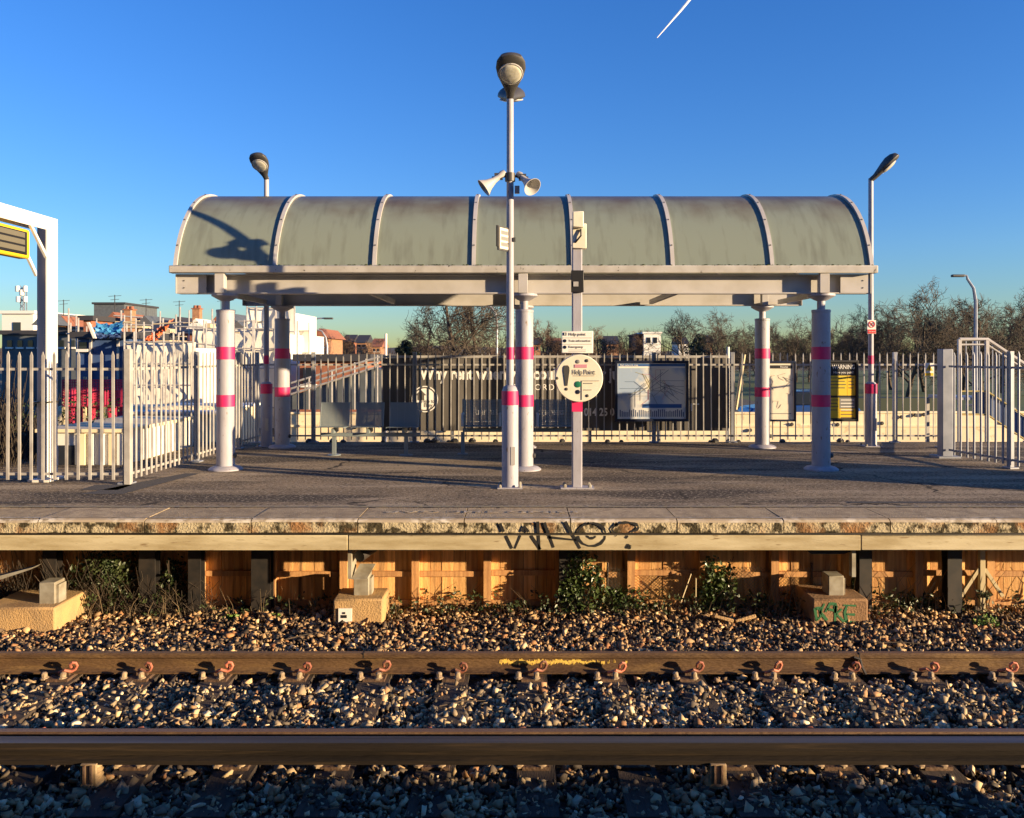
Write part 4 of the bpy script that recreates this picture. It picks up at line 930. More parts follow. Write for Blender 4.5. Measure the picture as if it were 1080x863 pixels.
MB().prism([(10.14,zt-.3),(10.2,zt-.3),(10.549,zt-.7),(10.549,zt-.76)],px_-.04,px_-.01,'x').build('knee_brace','portal',pt)
MB().bb(px_-.1,px_+.16,10.5,10.9,.001,.03).build('base_plate','portal',pt); MB().bb(px_-.1,px_+.16,8.45,8.75,.001,.03).build('base_plate','portal',pt)
dp = MB().bb(px_-.06,px_+.09,8.95,10.24,zt-.58,zt-.22).build('display_case','yellow',pt,bevel=.03)
MB().bb(px_+.09,px_+.096,9.05,10.16,zt-.54,zt-.26).build('display_recess','black',dp)
for k in range(3): MB().bb(px_+.096,px_+.10,9.08,10.11,zt-.335-k*.085,zt-.275-k*.085).build('display_row','display',dp)
for zz in (1.0,): MB().bb(px_-.08,px_+.14,10.53,10.81,zz,zz+.015).build('strap','dkgrey',pt)

# ------------------------------------------------------------------ steel stair with handrails at the right
SD = 15.75
st = thing('steel_stair', (X(1012,SD),SD,GZ), 'grey steel stair with sloping handrail and yellow edges behind the right fence', 'stair')
xl, xk = X(1012,SD), X(1041,SD); zr = Z(358,SD); xe = xk+2.9; sl_ = .66
def slope(z): return [(xl,SD,z),(xk,SD,z),(xe,SD,z-sl_*(xe-xk))]
for dz, mm, rr, nm in ((0,'paint_w',.035,'handrail'),(-.1,'paint_w',.02,'second_rail'),(-.98,'yellow_dull',.016,'yellow_edge'),(-1.42,'yellow_dull',.016,'yellow_edge')):
    MB().path(slope(zr+dz),rr,8).build(nm,mm,st)
MB().add([(xl+.3,SD+.02,zr-1.0),(xk,SD+.02,zr-1.0),(xe,SD+.02,zr-1.0-sl_*(xe-xk)),(xe,SD+.02,zr-1.4-sl_*(xe-xk)),(xk,SD+.02,zr-1.4),(xl+.3,SD+.02,zr-1.4)]+
         [(a,SD+.04,b) for a,b in ((xl+.3,zr-1.0),(xk,zr-1.0),(xe,zr-1.0-sl_*(xe-xk)),(xe,zr-1.4-sl_*(xe-xk)),(xk,zr-1.4),(xl+.3,zr-1.4))],
         [(0,1,4,5),(1,2,3,4),(6,11,10,7),(7,10,9,8),(0,6,7,1),(1,7,8,2),(5,4,10,11),(4,3,9,10),(0,5,11,6),(2,8,9,3)]).build('stringer','cabin_b',st)
k = 0; x = xl
while x < xe:
    z_ = zr if x < xk else zr-sl_*(x-xk)
    MB().bb(x-.008,x+.008,SD-.008,SD+.008,z_-1.42,z_).build('baluster','fence_d',st); x += .125  # darker grey carries the stair's shade in its colour
for k in range(10): MB().bb(xk+k*.28,xk+k*.28+.3,SD+.05,SD+1.2,zr-1.15-k*.185,zr-1.11-k*.185).build('tread','fence_d',st)
MB().bb(xl,xk,SD+.05,SD+1.2,zr-1.15,zr-1.1).build('landing','fence_d',st)
for x in (xl,xk): MB().bb(x-.03,x+.03,SD-.03,SD+.03,GZ,zr).build('stair_post','paint_w',st)
for x in (xl,xk): MB().bb(x-.03,x+.03,SD+1.2,SD+1.26,GZ,zr-1.16).build('stair_post','paint_w',st)

# ------------------------------------------------------------------ cream hoarding wall beyond the fence
WY = 20.5
wl = thing('site_wall', (0,WY,GZ), 'low sunlit cream boarded wall running behind the back fence', 'wall')
x = -5.6; k = 0
while x < 14:
    wd = 1.22; zt = Z(433,WY)+(.0 if x < X(860,WY) else .02)
    MB().bb(x+.004,x+wd-.004,WY,WY+.03,GZ-.02,zt-.09).build('wall_board','wall_cream',wl)
    MB().bb(x,x+wd-.002,WY-.03,WY-.001,Z(449,WY)-.03,Z(449,WY)+.02).build('wall_batten','wall_cream',wl)
    MB().bb(x,x+wd-.002,WY-.03,WY+.05,zt-.088,zt-.04).build('wall_cap','wall_cream',wl)
    x += wd; k += 1
g = random.Random(11)
for k in range(26):
    xx = g.uniform(-4,10); MB().lathe([(.05,0),(.03,.05)],(xx,WY-.03,g.uniform(-.25,.15)),8,Mf).build('wall_fixing','dkgrey',wl)
# rubble / stones on the platform foot of the back fence
for k in range(30):
    xx = g.uniform(-4.5,6.5); s_ = g.uniform(.03,.07)
    bm_ = MB().lathe([(s_,0),(s_*1.1,s_*.5),(s_*.5,s_*1.1)],(xx,15.38+g.uniform(-.03,.03),0),7); o = bm_.build('fence_foot_clamp','dkgrey',plat)

# ------------------------------------------------------------------ white cabins low at the left
cb = thing('site_cabin', (-7.6,12.3,GZ), 'low white site cabin with a dark door behind the left front fence', 'cabin')
cxa, cxb, cy0, cy1, ct = X(64,12.2)-.3, X(131,12.2), 12.2, 14.8, Z(456,12.2)
MB().bb(cxa,cxb,cy0,cy1,GZ,ct).build('wall','render',cb,bevel=.01)
MB().bb(cxa-.05,cxb+.05,cy0-.05,cy1+.05,ct,ct+.05).build('roof','wall_cream',cb)
xx = X(72,12.2); MB().bb(xx-.13,xx+.1,cy0-.02,cy0-.001,GZ,ct-.19).build('door','glass',cb)
for px in (88,97,108,118,127):
    xx = X(px,12.2); MB().bb(xx-.035,xx+.035,cy0-.035,cy0-.001,GZ,ct-.02).build('wall_batten','wall_cream' if px in (88,118) else 'white',cb)
cb2 = thing('site_cabin', (-6.5,17,GZ), 'long cream site cabin with a row of dark windows behind the left side fence', 'cabin')
c2x0, c2x1, c2y = X(128,16.4), X(222,16.4), 16.4
MB().bb(c2x0,c2x1,c2y,c2y+3,GZ,Z(437,c2y)).build('wall','wall_cream',cb2,bevel=.01)
MB().bb(c2x0-.05,c2x1+.05,c2y-.06,c2y+3.05,Z(437,c2y),Z(434,c2y)).build('roof','render',cb2)
for a, b, c_, d_ in ((144,151,473,505),(178,184,472,500),(187,194,472,500),(197,203,472,500),(206,212,472,500),(184,188,460,468),(196,200,460,468)):
    w1 = MB().bb(X(a,c2y),X(b,c2y),c2y-.012,c2y-.001,Z(d_,c2y),Z(c_,c2y)).build('window','glass',cb2)
    MB().bb(X(a,c2y)-.03,X(b,c2y)+.03,c2y-.03,c2y-.001,Z(d_,c2y)-.03,Z(d_,c2y)-.001).build('sill','render',w1)

# ------------------------------------------------------------------ construction site far left
def house(name, px0, px1, py0, D, dep, m, label, roof=None, rh=0, windows=(), cat='building', roofm='roofd'):
    x0, x1, zt = X(px0,D), X(px1,D), Z(py0,D)
    t_ = thing(name, ((x0+x1)/2,D,GZ), label, cat)
    MB().bb(x0,x1,D,D+dep,GZ,zt).build('wall',m,t_)
    if roof == 'flat': MB().bb(x0-.2,x1+.2,D-.2,D+dep+.2,zt,zt+.25).build('roof',roofm,t_)
    if roof == 'gable': MB().prism([(x0-.3,zt),(x1+.3,zt),((x0+x1)/2,zt+rh)],D-.3,D+dep+.3).build('roof',roofm,t_)
    if roof == 'ridge': MB().prism([(D-.3,zt),(D+dep+.3,zt),(D+dep/2,zt+rh)],x0-.3,x1+.3,'x').build('roof',roofm,t_)
    for (a,b,c_,d_) in windows:
        w1 = MB().bb(X(a,D),X(b,D),D-.06,D-.01,Z(d_,D),Z(c_,D)).build('window','glass',t_)
        MB().bb(X(a,D)-.08,X(b,D)+.08,D-.12,D-.01,Z(d_,D)-.12,Z(d_,D)-.01).build('sill','render',w1)
    return t_, x0, x1, zt
house('office_block',8,230,341,95,20,'slate','long low dark office block along the left skyline','flat',0,[(20+k*13,28+k*13,346,353) for k in range(13)])
house('plant_room',99,131,321,110,10,'slate','grey box shaped plant room on the left skyline','flat')
house('white_house',2,35,331,70,8,'render','white house at the far left edge of the skyline','flat',0,[(14,22,340,350)],roofm='render')
house('dark_shed',2,84,353,50,6,'slate','long dark shed with small windows below the white house','flat',0,[(8+k*11,13+k*11,359,366) for k in range(7)],'shed')
t_ = house('blue_cabin',82,136,357,32,5,'cabin_b','dark blue site cabin behind the left front fence','flat',0,[(84,92,361,368)],'cabin')[0]
# blue tarp roof over frames
tp = thing('blue_tarpaulin', (X(108,31.5),31.5,GZ), 'sky blue tarpaulin tent above the dark blue cabin', 'tarpaulin')
def crumple(root, quad, D, dep, m, seed, n=12, amp=.14):
    g_ = random.Random(seed); vs = []
    for j in range(n+1):
        for i in range(n+1):
            u, v = i/n, j/n; px = (quad[0][0]*(1-u)+quad[1][0]*u)*(1-v)+(quad[3][0]*(1-u)+quad[2][0]*u)*v; py = (quad[0][1]*(1-u)+quad[1][1]*u)*(1-v)+(quad[3][1]*(1-u)+quad[2][1]*u)*v
            sag = .12*math.sin(math.pi*u)*(1-v); y_ = D+dep*(1-v)+g_.uniform(-amp,amp)
            vs.append((X(px,D)+g_.uniform(-.05,.05), y_, Z(py,D)-sag+g_.uniform(-.05,.05)))
    MB().add(vs,[(j*(n+1)+i,j*(n+1)+i+1,(j+1)*(n+1)+i+1,(j+1)*(n+1)+i) for j in range(n) for i in range(n)]).build('sheet',m,root)
crumple(tp,[(93,339),(124,336.5),(127,354),(99,354)],31.5,.5,'tarp_b',1,12,.07)
crumple(tp,[(100,350),(126,349),(126,357),(101,357)],31.2,.2,'cabin_b',4,10,.06)
MB().prism([(X(91,31),Z(340,31)),(X(93.5,31),Z(340,31)),(X(101,31),Z(357,31)),(X(98,31),Z(357,31))],31.0,31.1).build('sheet_edge','sheet_w',tp)
for px in (95,124): MB().bb(X(px,31.9)-.04,X(px,31.9)+.04,31.9,31.98,GZ,Z(342,31.9)).build('pole','fence',tp)
ot = thing('orange_tarpaulin', (X(168,31),31,GZ), 'orange tarpaulin heap on the scaffold at the left', 'tarpaulin')
crumple(ot,[(164,343),(177,336),(173,351),(160,357)],31,.4,'tarp_o',2,12,.07); crumple(ot,[(158,350),(168,347),(166,359),(151,359)],30.8,.3,'tarp_o',3,12,.07)
MB().bb(X(150,31),X(180,31),30.9,32.5,Z(362,31),Z(359,31)).build('pallet','wood_l',ot)
for px in (155,172): MB().bb(X(px,31.5)-.04,X(px,31.5)+.04,31.4,31.5,GZ,Z(362,31)).build('pole','fence',ot)
# white sheeted scaffolds
def sheeted(name, boxes, label):
    t_ = thing(name, (X(boxes[0][0],boxes[0][4]),boxes[0][4],GZ), label, 'scaffold')
    for (a,b,c_,d_,D,dep) in boxes:
        nx = max(2,int((b-a)/10)); nz = max(2,int((d_-c_)/10)); g_ = random.Random(int(a)); vs = []
        for j in range(nz+1):
            for i in range(nx+1): vs.append((X(a+(b-a)*i/nx,D), D+g_.uniform(-.12,.12), Z(c_+(d_-c_)*j/nz,D)))
        fs = [(j*(nx+1)+i,j*(nx+1)+i+1,(j+1)*(nx+1)+i+1,(j+1)*(nx+1)+i) for j in range(nz) for i in range(nx)]
        MB().add(vs,fs).build('sheeting','sheet_w',t_)
        MB().bb(X(a,D)+.1,X(b,D)-.1,D+.3,D+dep,GZ,Z(c_,D)-.2).build('shell','render',t_)
        for i in range(nx+1):
            x = X(a+(b-a)*i/nx,D); MB().path([(x,D-.2,GZ),(x,D-.2,Z(c_,D)+.35)],.03,5).build('scaffold_pole','fence',t_)
        for j in range(0,nz+1,2): MB().path([(X(a,D),D-.2,Z(c_+(d_-c_)*j/nz,D)),(X(b,D),D-.2,Z(c_+(d_-c_)*j/nz,D))],.03,5).build('scaffold_ledger','fence',t_)
    return t_
sheeted('sheeted_scaffold',[(134,206,361,440,28,3)],'lower cream sheeted scaffold behind the left side fence')
sh_ = sheeted('sheeted_scaffold',[(206,302,347,440,33,4),(262,312,325,350,35,4),(300,327,349,384,36,3)],'tall white sheeted scaffold rising behind the left columns')
MB().prism([(X(196,40),Z(347,40)),(X(206,40),Z(336,40)),(X(215,40),Z(347,40))],40,42).build('gable_sheet','sheet_w',sh_)
def chimney(px, py0, py1, D, w_, label):
    t_ = thing('chimney', (X(px,D),D,GZ), label, 'chimney')
    x = X(px,D); MB().bb(x-w_/2,x+w_/2,D,D+w_,GZ,Z(py0+4,D)).build('stack','brickl',t_); MB().bb(x-w_*.62,x+w_*.62,D-w_*.12,D+w_*1.12,Z(py0+4,D),Z(py0+3,D)).build('cap','brick',t_)
    for s_ in (-.25,.25): MB().lathe([(.13,Z(py0+3,D)),(.1,Z(py0,D))],(x+s_*w_,D+w_/2,0),10).build('chimney_pot','brick',t_)
chimney(206.5,322,345,48,.42,'tall slim brick chimney above the white gable at the left'); chimney(135,323,345,46,.45,'stout brick chimney among scaffold poles at the left')
g = random.Random(21); sc_ = thing('scaffold', (X(140,42),42,GZ), 'bare tube scaffold poles standing around the stout chimney', 'scaffold')
for px in (72,82,120,128,133,139,145,152,171,185,190,215,223):
    h_ = g.uniform(320,352); D = g.uniform(38,44); MB().path([(X(px,D),D,GZ),(X(px+g.uniform(-1,1),D),D,Z(h_,D))],.04,5).build('scaffold_pole','fence',sc_)
for (a,b,py) in ((70,150,352),(120,160,342),(150,230,350),(120,150,333),(185,228,340)): MB().path([(X(a,41),41,Z(py,41)),(X(b,41),41,Z(py+g.uniform(-2,2),41))],.04,5).build('scaffold_ledger','fence',sc_)
for (a,b,py) in ((122,150,346),(185,215,345)): MB().bb(X(a,41),X(b,41),41,42,Z(py,41),Z(py,41)+.1).build('scaffold_board','wood_l',sc_)
house('dark_roof_house',150,228,352,52,6,'brick','brick house with dark roof behind the orange tarpaulin','ridge',.9,[(160,166,356,364),(180,186,356,364)])
house('brick_house',88,96,338,44,4,'brick','narrow red brick house end left of the blue tarpaulin','flat')
g = random.Random(63)
for i, (px, w_, py, D, mm, rm) in enumerate(((40,16,343,60,'brickl','slate'),(60,14,346,62,'render','brick'),(112,18,343,58,'brickl','brick'),(146,16,346,60,'render','slate'),(178,22,347,62,'brickl','roofd'),(226,14,342,64,'brick','brick'),(232,20,344,58,'render','slate'))):
    h_ = house('rooftop_house',px,px+w_,py,D,7,mm,'small rooftop with gable in the left skyline clutter, %s from the left'%ORD[i],'gable',.9,[(px+3,px+6,py+3,py+7),(px+w_-6,px+w_-3,py+3,py+7)],roofm=rm)[0]
    xa_ = X(px+w_/2,D); MB().path([(xa_,D,Z(py,D)+.5),(xa_,D,Z(py,D)+2.1)],.03,4).path([(xa_-.45,D,Z(py,D)+2.0),(xa_+.45,D,Z(py,D)+2.05)],.02,4).path([(xa_-.3,D,Z(py,D)+1.75),(xa_+.3,D,Z(py,D)+1.8)],.02,4).build('aerial','dkgrey',h_)
for i in range(26):
    px = 74+i*9.6+g.uniform(-3,3); D = g.uniform(30,40); MB().path([(X(px,D),D,GZ),(X(px+g.uniform(-1,1),D),D,Z(g.uniform(326,356),D))],.03,5).build('scaffold_pole','fence',sc_)
for i in range(16):
    px = 74+g.random()*220; py = g.uniform(338,366); D = g.uniform(31,39); MB().path([(X(px,D),D,Z(py,D)),(X(px+g.uniform(12,34),D),D,Z(py+g.uniform(-3,3),D))],.028,5).build('scaffold_ledger',g.choice(['fence','wood_l']),sc_)
for i in range(10):
    px = 78+g.random()*210; py = g.uniform(342,366); D = g.uniform(32,38); MB().bb(X(px,D),X(px+g.uniform(4,10),D),D,D+.6,Z(py,D),Z(py-g.uniform(2,6),D)).build('stacked_material',g.choice(['wood_l','slate','brick','sheet_w']),sc_)
# mast
ms_ = thing('telecom_mast', (X(25,120),120,GZ), 'lattice telecom mast with drum antennas at the far left', 'mast')
x = X(25,120)
for dx in (-.35,.35):
    for dy in (-.35,.35): MB().path([(x+dx,120+dy,GZ),(x+dx*.7,120+dy*.7,Z(304,120))],.07,4).build('mast_leg','fence_d',ms_)
for k in range(9):
    z = 4+k*.85; MB().path([(x-.35,119.65,z),(x+.35,119.65,z+.85)],.05,4).path([(x+.35,119.65,z),(x-.35,119.65,z+.85)],.05,4).build('mast_brace','fence_d',ms_)
for dz, dx in ((305,-.6),(305,.5),(309,0),(316,-.5),(316,.5)): MB().lathe([(.3,-.4),(.3,.4)],(x+dx,119.5,Z(dz,120)),10).build('antenna','render',ms_)
# pink mesh barrier
pm_ = thing('pink_barrier', (X(98,15.4),15.4,GZ), 'bright pink plastic mesh barrier low behind the left fence', 'barrier')
mb = MB(); x0, x1, z0, z1 = X(66,15.4), X(133,15.4), Z(428,15.4), Z(401,15.4)
for k in range(26): mb.box(x0+(x1-x0)*k/25,15.4+.02*math.sin(k),(z0+z1)/2,.026,.006,z1-z0)
for k in range(11): mb.box((x0+x1)/2,15.4,z0+(z1-z0)*k/10,x1-x0,.006,.026)
mb.build('mesh','pinkmesh',pm_,smooth=False)
for k in range(4): MB().bb(x0+(x1-x0)*k/3-.025,x0+(x1-x0)*k/3+.025,15.42,15.46,GZ,z1+.06).build('stake','wood_l',pm_)
MB().bb(x0,x1,15.5,15.53,GZ,z0+.28).build('backing_board','pinkmesh',pm_)
o = MB().bb(X(56,16.9),X(240,17.6),16.9,17.6,GZ,Z(428,17)).build('sand_heap','wall_cream',bevel=.1); tag(o,'cream sunlit bund below the pink barrier','bund')

# ------------------------------------------------------------------ centre-left: red building, ramp, lamps
house('brick_shed',316,386,381,30,6,'brick','low red brick shed with dark flat roof behind the fence','flat',0,[(320,332,388,405)],'shed')
rp_ = thing('dark_ramp', (X(345,24),24,GZ), 'dark sloping ramp with railings below the brick shed', 'ramp')
MB().prism([(X(300,24),Z(432,24)),(X(300,24),Z(420,24)),(X(395,24),Z(388,24)),(X(402,24),Z(390,24)),(X(402,24),Z(432,24))],24,26).build('ramp_body','slate',rp_)
for dz in (0,-6,-12):
    MB().path([(X(300,23.9),23.9,Z(418+dz,23.9)),(X(400,23.9),23.9,Z(386+dz*.8,23.9))],.03,5).build('ramp_rail','fence',rp_)
for k in range(9):
    px = 302+k*12; MB().path([(X(px,23.9),23.9,Z(432,24)),(X(px,23.9),23.9,Z(406-.32*(px-300),23.9))],.025,5).build('ramp_post','fence',rp_)
def streetlamp(px, pyt, D, dirx, label, reach=1.4):
    t_ = thing('street_lamp', (X(px,D),D,GZ), label, 'street lamp'); x = X(px,D); z = Z(pyt,D)
    MB().path([(x,D,GZ),(x,D,z-1.2),(x+dirx*.1,D,z-.6),(x+dirx*.4,D,z-.15),(x+dirx*reach*.7,D,z),(x+dirx*reach,D,z+.02)],[.1,.08,.07,.06,.05,.05],7).build('pole','fence_d',t_)
    MB().box(x+dirx*(reach+.25),D,z,.6,.22,.12).build('lantern','dkgrey',t_,bevel=.03)
streetlamp(345,347,60,-1,'curved street lamp above the brick shed'); streetlamp(320,336,55,1,'street lamp beside the white sheeted scaffold')
streetlamp(1029,291,40,-1,'tall curved street lamp before the right hand trees',.6); streetlamp(524,322,62,-1,'thin street lamp in front of the central bare tree')
o = MB().path([(X(407,19.5),19.5,GZ),(X(407,19.5),19.5,Z(352,19.5))],.03,8).build('white_pole','render'); tag(o,'thin white pole behind the fence left of the hoarding','pole')
o = MB().path([(X(768,17),17,GZ),(X(768,17),17,Z(366,17))],.03,8).build('white_pole','render'); tag(o,'thin white pole behind the fence right of the rail map','pole')
o = MB().path([(X(776,17),17,Z(432,17)),(X(785,17),17,Z(374,17))],.035,6).build('leaning_plank','wood_l'); tag(o,'pale plank leaning behind the fence right of the rail map','plank')
# background houses
house('white_house',679,697,352,120,8,'render','small white house with red brick end among the brown trees','flat',0,[(682,686,356,362),(689,693,356,362)],roofm='render')
house('brick_house',671,679,354,121,8,'brick','red brick house end beside the small white house','flat',roofm='brick')
house('ochre_house',332,344,357,75,7,'brickl','ochre brick house right of the white sheeted scaffold','gable',.9,[(334,337,361,366),(339,342,361,366)],roofm='brick')
g = random.Random(31)
for i, px in enumerate((362,376,392,560,578,600,640,716,740)):
    py = g.uniform(361,366); house('terraced_house',px,px+g.uniform(9,14),py,g.uniform(150,190),8,g.choice(['brickl','render','brick']),'distant house on the rise, %s from the left'%ORD[i],'ridge',1.6,[(px+2,px+4,py+2,py+5),(px+6,px+8,py+2,py+5)],roofm=g.choice(['roofd','brick']))
# distant rise
hv, hf = [], []
for i in range(61):
    x = -260+i*10; hv += [(x,240,GZ),(x,300,2.2+2.2*math.sin(i*.33)**2+1.5*math.sin(i*.11)),(x,420,GZ)]
for i in range(60):
    k = i*3; hf += [(k,k+3,k+4,k+1),(k+1,k+4,k+5,k+2)]
tag(MB().add(hv,hf).build('hill','terrain'), kind='structure')
# blue car at the right behind the wall
def car(cx, cy, label, m):
    t_ = thing('parked_car', (cx,cy,GZ), label, 'car')
    body = [(-2.1,.25),(-2.15,.6),(-2.0,.82),(-1.2,.92),(1.0,.95),(2.0,.85),(2.15,.6),(2.1,.25)]
    MB().prism([(cx+a,GZ+.1+b) for a,b in body],cy-.85,cy+.85).build('body',m,t_,bevel=.06)
    cab = [(-1.35,.92),(-.7,1.42),(.7,1.45),(1.35,.95)]
    MB().prism([(cx+a,GZ+.1+b) for a,b in cab],cy-.72,cy+.72).build('cabin','glass',t_,bevel=.05)
    MB().prism([(cx-.7,GZ+1.525),(cx+.7,GZ+1.555),(cx+.65,GZ+1.585),(cx-.65,GZ+1.56)],cy-.7,cy+.7).build('roof',m,t_)
    for a in (-1.35,1.35):
        for s_ in (-1,1):
            wl_ = MB().lathe([(.31,-.1),(.33,-.07),(.33,.07),(.31,.1)],(cx+a,cy+s_*.8,GZ+.33),20,Mf).build('wheel','black',t_)
            MB().lathe([(.2,-.105),(.2,.105)],(cx+a,cy+s_*.8,GZ+.33),14,Mf).build('rim','galv',wl_)
    for s_ in (-.6,.6): MB().box(cx+2.1,cy+s_,GZ+.75,.1,.25,.13).build('headlight','lensglass',t_)
car(X(842,32),32,'dark blue parked car behind the wall near the right columns','carblue')
car(X(560,30),30,'white parked car hidden behind the hoarding','render') if False else None
pk = house('park_hedge',850,1000,420,44,1.2,'conif','dark clipped hedge behind the right end of the wall',cat='hedge')[0]

# ------------------------------------------------------------------ trees
def tree_mesh(seed, H, spread, lev=4, tw=.02, low=.22):
    g = random.Random(seed); T, W = MB(), MB()
    def grow(p, d, L, r, lv):
        pts, rad = [p], [r]; q = p; dd = d; n = 4
        for i in range(n):
            dd = (dd+Vector((g.gauss(0,.16),g.gauss(0,.16),g.gauss(.05,.1)))).normalized(); q = q+dd*(L/n); pts.append(q); rad.append(max(r*(1-.62*(i+1)/n),.008))
        (T if lv <= 1 else W).path(pts, rad, 6 if lv == 0 else (4 if lv == 1 else 3), False)
        if lv >= lev: return
        nk = (9,7,6,5,4)[lv]
        for k in range(nk):
            f = low+(1-low)*(k+g.random())/nk if lv == 0 else .2+.8*(k+g.random()*.9)/nk
            f = min(f,.99); i = int(f*n); t_ = f*n-i; s0 = pts[i].lerp(pts[min(i+1,n)],t_)
            base = (pts[min(i+1,n)]-pts[i]).normalized(); a = g.random()*6.283
            side = Matrix.Rotation(a,3,base) @ base.orthogonal().normalized()
            nd = (base*g.uniform(.45,.9)+side*g.uniform(.55,1.)*spread).normalized()
            grow(s0, nd, L*g.uniform(.42,.66)*(1.05-.35*f if lv == 0 else 1), max(r*(1-.6*f)*.55,tw*(.55 if lv >= 2 else 1)), lv+1)
    grow(Vector((0,0,-.1)), Vector((0,0,1)), H*.72, H*.022, 0)
    mt_ = T.mesh('trunk'); mt_.materials.append(MT['bark']); mc = W.mesh('crown',smooth=False); return mt_, mc
TM = [tree_mesh(s, 9, sp_, 4, tw_, lo_) for s, sp_, tw_, lo_ in ((1,.95,.034,.2),(2,1.1,.034,.15),(3,.9,.034,.2),(4,1.2,.034,.1))]
TMB = []
for a, b in TM:
    c_ = b.copy(); b.materials.append(MT['twig']); c_.materials.append(MT['twig_br']); TMB.append((a,c_))
def tree(k, px, D, H, label, group=None, brown=False, rz=None, base=None):
    t_ = thing('bare_tree', (X(px,D),D,GZ if base is None else base), label, 'tree', group)
    s = H/7.2; rz = g.random()*6.28 if rz is None else rz
    for nm, me in zip(('trunk','crown'), (TMB if brown else TM)[k%4]):
        o = bpy.data.objects.new(nm, me); COL.objects.link(o); o.parent = t_; o.scale = (s,s,s); o.rotation_euler = (0,0,rz)
g = random.Random(77)
tree(0,470,62,8.2,'large bare tree seen under the canopy left of the lamp post'); tree(3,508,66,8.2,'second bare tree just left of the lamp post')
tree(1,446,70,6.0,'smaller bare tree left of the large bare tree')
tree(1,957,58,6.0,'dense bare tree right of the right hand lamp post'); tree(3,1036,55,5.9,'wide bare tree at the far right edge'); tree(2,1000,62,5.4,'bare tree between the two large trees at the right'); tree(0,900,66,4.9,'smaller bare tree right of the warning notice column')
tree(2,718,110,7.2,'round topped bare tree above the rail map')
for i, (px, D, H) in enumerate(((940,70,5.6),(975,66,5.8),(1016,68,6.1),(1055,64,5.9),(925,84,6.2),(1060,80,6.4))): tree(i,px,D,H,'bare tree in the thicket of crowns at the right, %s of its group'%ORD[i],'crowded bare trees at the right')
tree(1,1085,60,5.8,'bare tree cut by the right picture edge')
for i in range(12):
    tree(i,760+i*13+g.uniform(-4,4),g.uniform(78,100),g.uniform(4.4,5.8),'bare tree in the dense row behind the right columns, %s from the left'%ORD[i],'bare trees behind the right columns')
for i in range(8):
    tree(i,566+i*17+g.uniform(-5,5),g.uniform(110,150),g.uniform(4.6,6.2),'russet bare tree in the belt behind the help point, %s from the left'%ORD[i],'russet trees in the distance',True)
for i in range(10):
    tree(i+1,340+i*22+g.uniform(-6,6),g.uniform(130,170),g.uniform(4.4,5.6),'small russet tree in the far belt left of the lamp post, %s from the left'%ORD[i],'russet trees in the distance left',True)
for i in range(9):
    tree(i+2,840+i*27,g.uniform(105,125),g.uniform(4.6,6),'russet bare tree behind the right hand trees, %s from the left'%ORD[i],'russet trees in the distance right',True)
# dark evergreens
def evergreen(px, D, H, wd, label, seed):
    t_ = thing('evergreen_tree', (X(px,D),D,GZ), label, 'tree'); mb = MB(); gg = random.Random(seed)
    for k in range(16):
        f = k/15; leaf_mass(mb, 130, (X(px,D)+gg.uniform(-.3,.3)*wd*(1-f*.7), D+gg.uniform(-.3,.3)*wd, GZ+H*(.12+.8*f)), (wd*.5*(1-f*.75),wd*.5*(1-f*.75),H*.09), .16, seed*100+k)
    mb.build('crown','conif',t_,smooth=False); MB().path([(X(px,D),D,GZ-.1),(X(px,D),D,GZ+H*.8)],[.15,.05],6).build('trunk','bark',t_)
evergreen(431,64,4.0,3.2,'dark evergreen bush left of the central bare trees',1); evergreen(738,85,5.0,4.6,'dark evergreen below the round topped tree',2)
# distant wood as a mass
mb = MB(); gg = random.Random(9)
for k in range(2600):
    x = gg.uniform(-130,150); y = gg.uniform(185,235); h_ = gg.uniform(3.4,6.6)*(1+.25*math.sin(x*.07)); z0 = GZ
    for q in range(2):
        dx = gg.uniform(-1,1); mb.path([(x+dx*.2,y,z0+h_*.2*q),(x+dx*h_*.22,y+gg.uniform(-.5,.5),z0+h_*(.75+.25*q))],[.10,.03],3,False)
o = mb.build('distant_wood','twig_br',smooth=False); tag(o,'belt of far brown winter woodland along the horizon','woodland',kind='stuff')
bv, bf = [], []; gg = random.Random(17)
for j in range(13):
    for i in range(17):
        u, v = i/16, j/12; hgt = math.sin(math.pi*min(1,u*1.0))**.6*math.sin(math.pi*v)**.7*2.2 if 0 < u < 1 and 0 < v < 1 else 0
        bv.append((-11.5+u*4.6+gg.uniform(-.08,.08), 11.7+v*3.6, GZ-.02+hgt*(1+gg.uniform(-.12,.12))))
for j in range(12):
    for i in range(16): bf.append((j*17+i,j*17+i+1,(j+1)*17+i+1,(j+1)*17+i))
tag(MB().add(bv,bf).build('earth_bank','soil'), kind='structure')
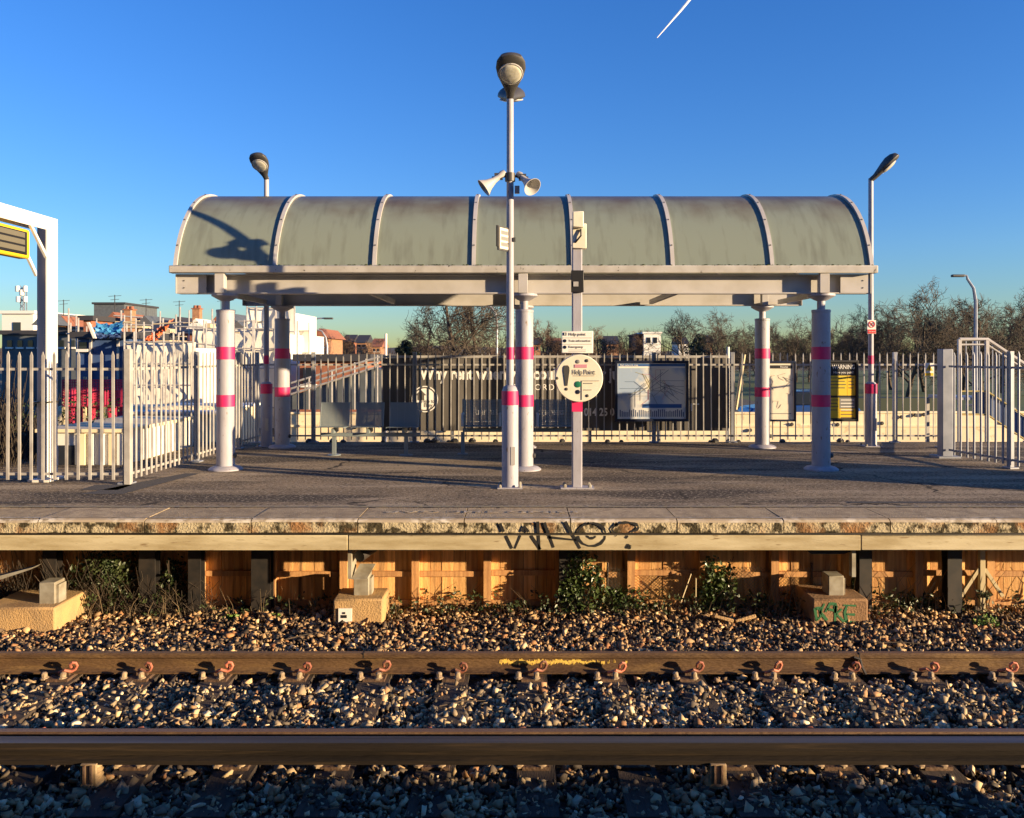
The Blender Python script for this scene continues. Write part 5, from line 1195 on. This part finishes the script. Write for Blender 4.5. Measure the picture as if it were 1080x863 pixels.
# bramble bank at far left
mb = MB(); gg = random.Random(13)
for k in range(3200):
    x = gg.uniform(-10,-6.8); y = gg.uniform(11.5,13.5); h_ = gg.uniform(.6,2.7)*(1 if x < -7.4 else .6)
    p = Vector((x,y,GZ)); pts = [p]
    for q in range(3): p = p+Vector((gg.uniform(-.25,.25),gg.uniform(-.2,.2),h_/3*gg.uniform(.6,1.2))); pts.append(p)
    mb.path(pts,[.012,.009,.007,.004],3,False)
o = mb.build('bramble_bank','twig',smooth=False); tag(o,'tangled brown bramble bank behind the left front fence','brambles',kind='stuff')
mb = MB()
for k in range(60): leaf_mass(mb, 40, (gg.uniform(-9.2,-6.7),gg.uniform(12,14.3),gg.uniform(-1.2,.8)), (.3,.3,.25), .03, 3000+k)
o = mb.build('bramble_leaves','leafd',smooth=False); tag(o,'dark leaves among the bramble bank at the left','brambles',kind='stuff')

# ------------------------------------------------------------------ out of frame: shade blocker added at the right, the platform the camera stands on
pb = thing('shade_blocker', (9.4,9.5,0), 'unseen brick shade kiosk standing to the right of the view', 'blocker')
MB().bb(8.6,10.2,8.85,10.2,.002,2.8).build('wall','brickl',pb)
MB().bb(8.5,10.3,8.8,10.25,2.8,3.0).build('roof','roofd',pb)
for y0 in (9.15,):
    w1 = MB().bb(8.55,8.599,y0,y0+.8,1.0,2.4).build('window','glass',pb); MB().bb(8.5,8.599,y0-.05,y0+.85,.9,.999).build('sill','render',w1)
sb = thing('sky_blocker', (-12,-8,0), 'tall brick block added unseen behind the camera to cut sky fill', 'building')  # mass added behind the camera to block sky fill
MB().bb(-34,9,-14,-3.2,0,8.5).build('wall','brick',sb); MB().bb(-34.4,9.4,-14.4,-2.8,8.5,8.9).build('roof','roofd',sb)
for k in range(13):
    for z0 in (1.0,4.8):
        w1 = MB().bb(-32+k*3.1,-30.6+k*3.1,-3.199,-3.15,z0,z0+1.9).build('window','glass',sb); MB().bb(-32.1+k*3.1,-30.5+k*3.1,-3.199,-3.05,z0-.12,z0-.001).build('sill','render',w1)
tag(MB().bb(-40,30,-16,1.2,-1.32,-.002).build('near_platform','asphalt'), kind='structure')

nw = thing('shade_wall', (9,.4,0), 'low brick wall added unseen right of the camera to shade the ballast', 'wall')  # low wall put in out of view to shade the nearest ballast
MB().bb(4.6,14,.3,.52,-.001,.74).build('brickwork','brick',nw); MB().bb(4.55,14.05,.27,.55,.74,.80).build('coping','coping',nw)
# ------------------------------------------------------------------ contrail
o = MB().path([(X(693,6000),6000,Z(40,6000)),(X(706,6000),6000,Z(25,6000)),(X(719,6000),6000,Z(10,6000)),(X(732,6000),6000,Z(-6,6000))],[3,6,9,11],12).build('contrail','cloud'); tag(o,'short white aircraft contrail high in the blue sky','contrail')
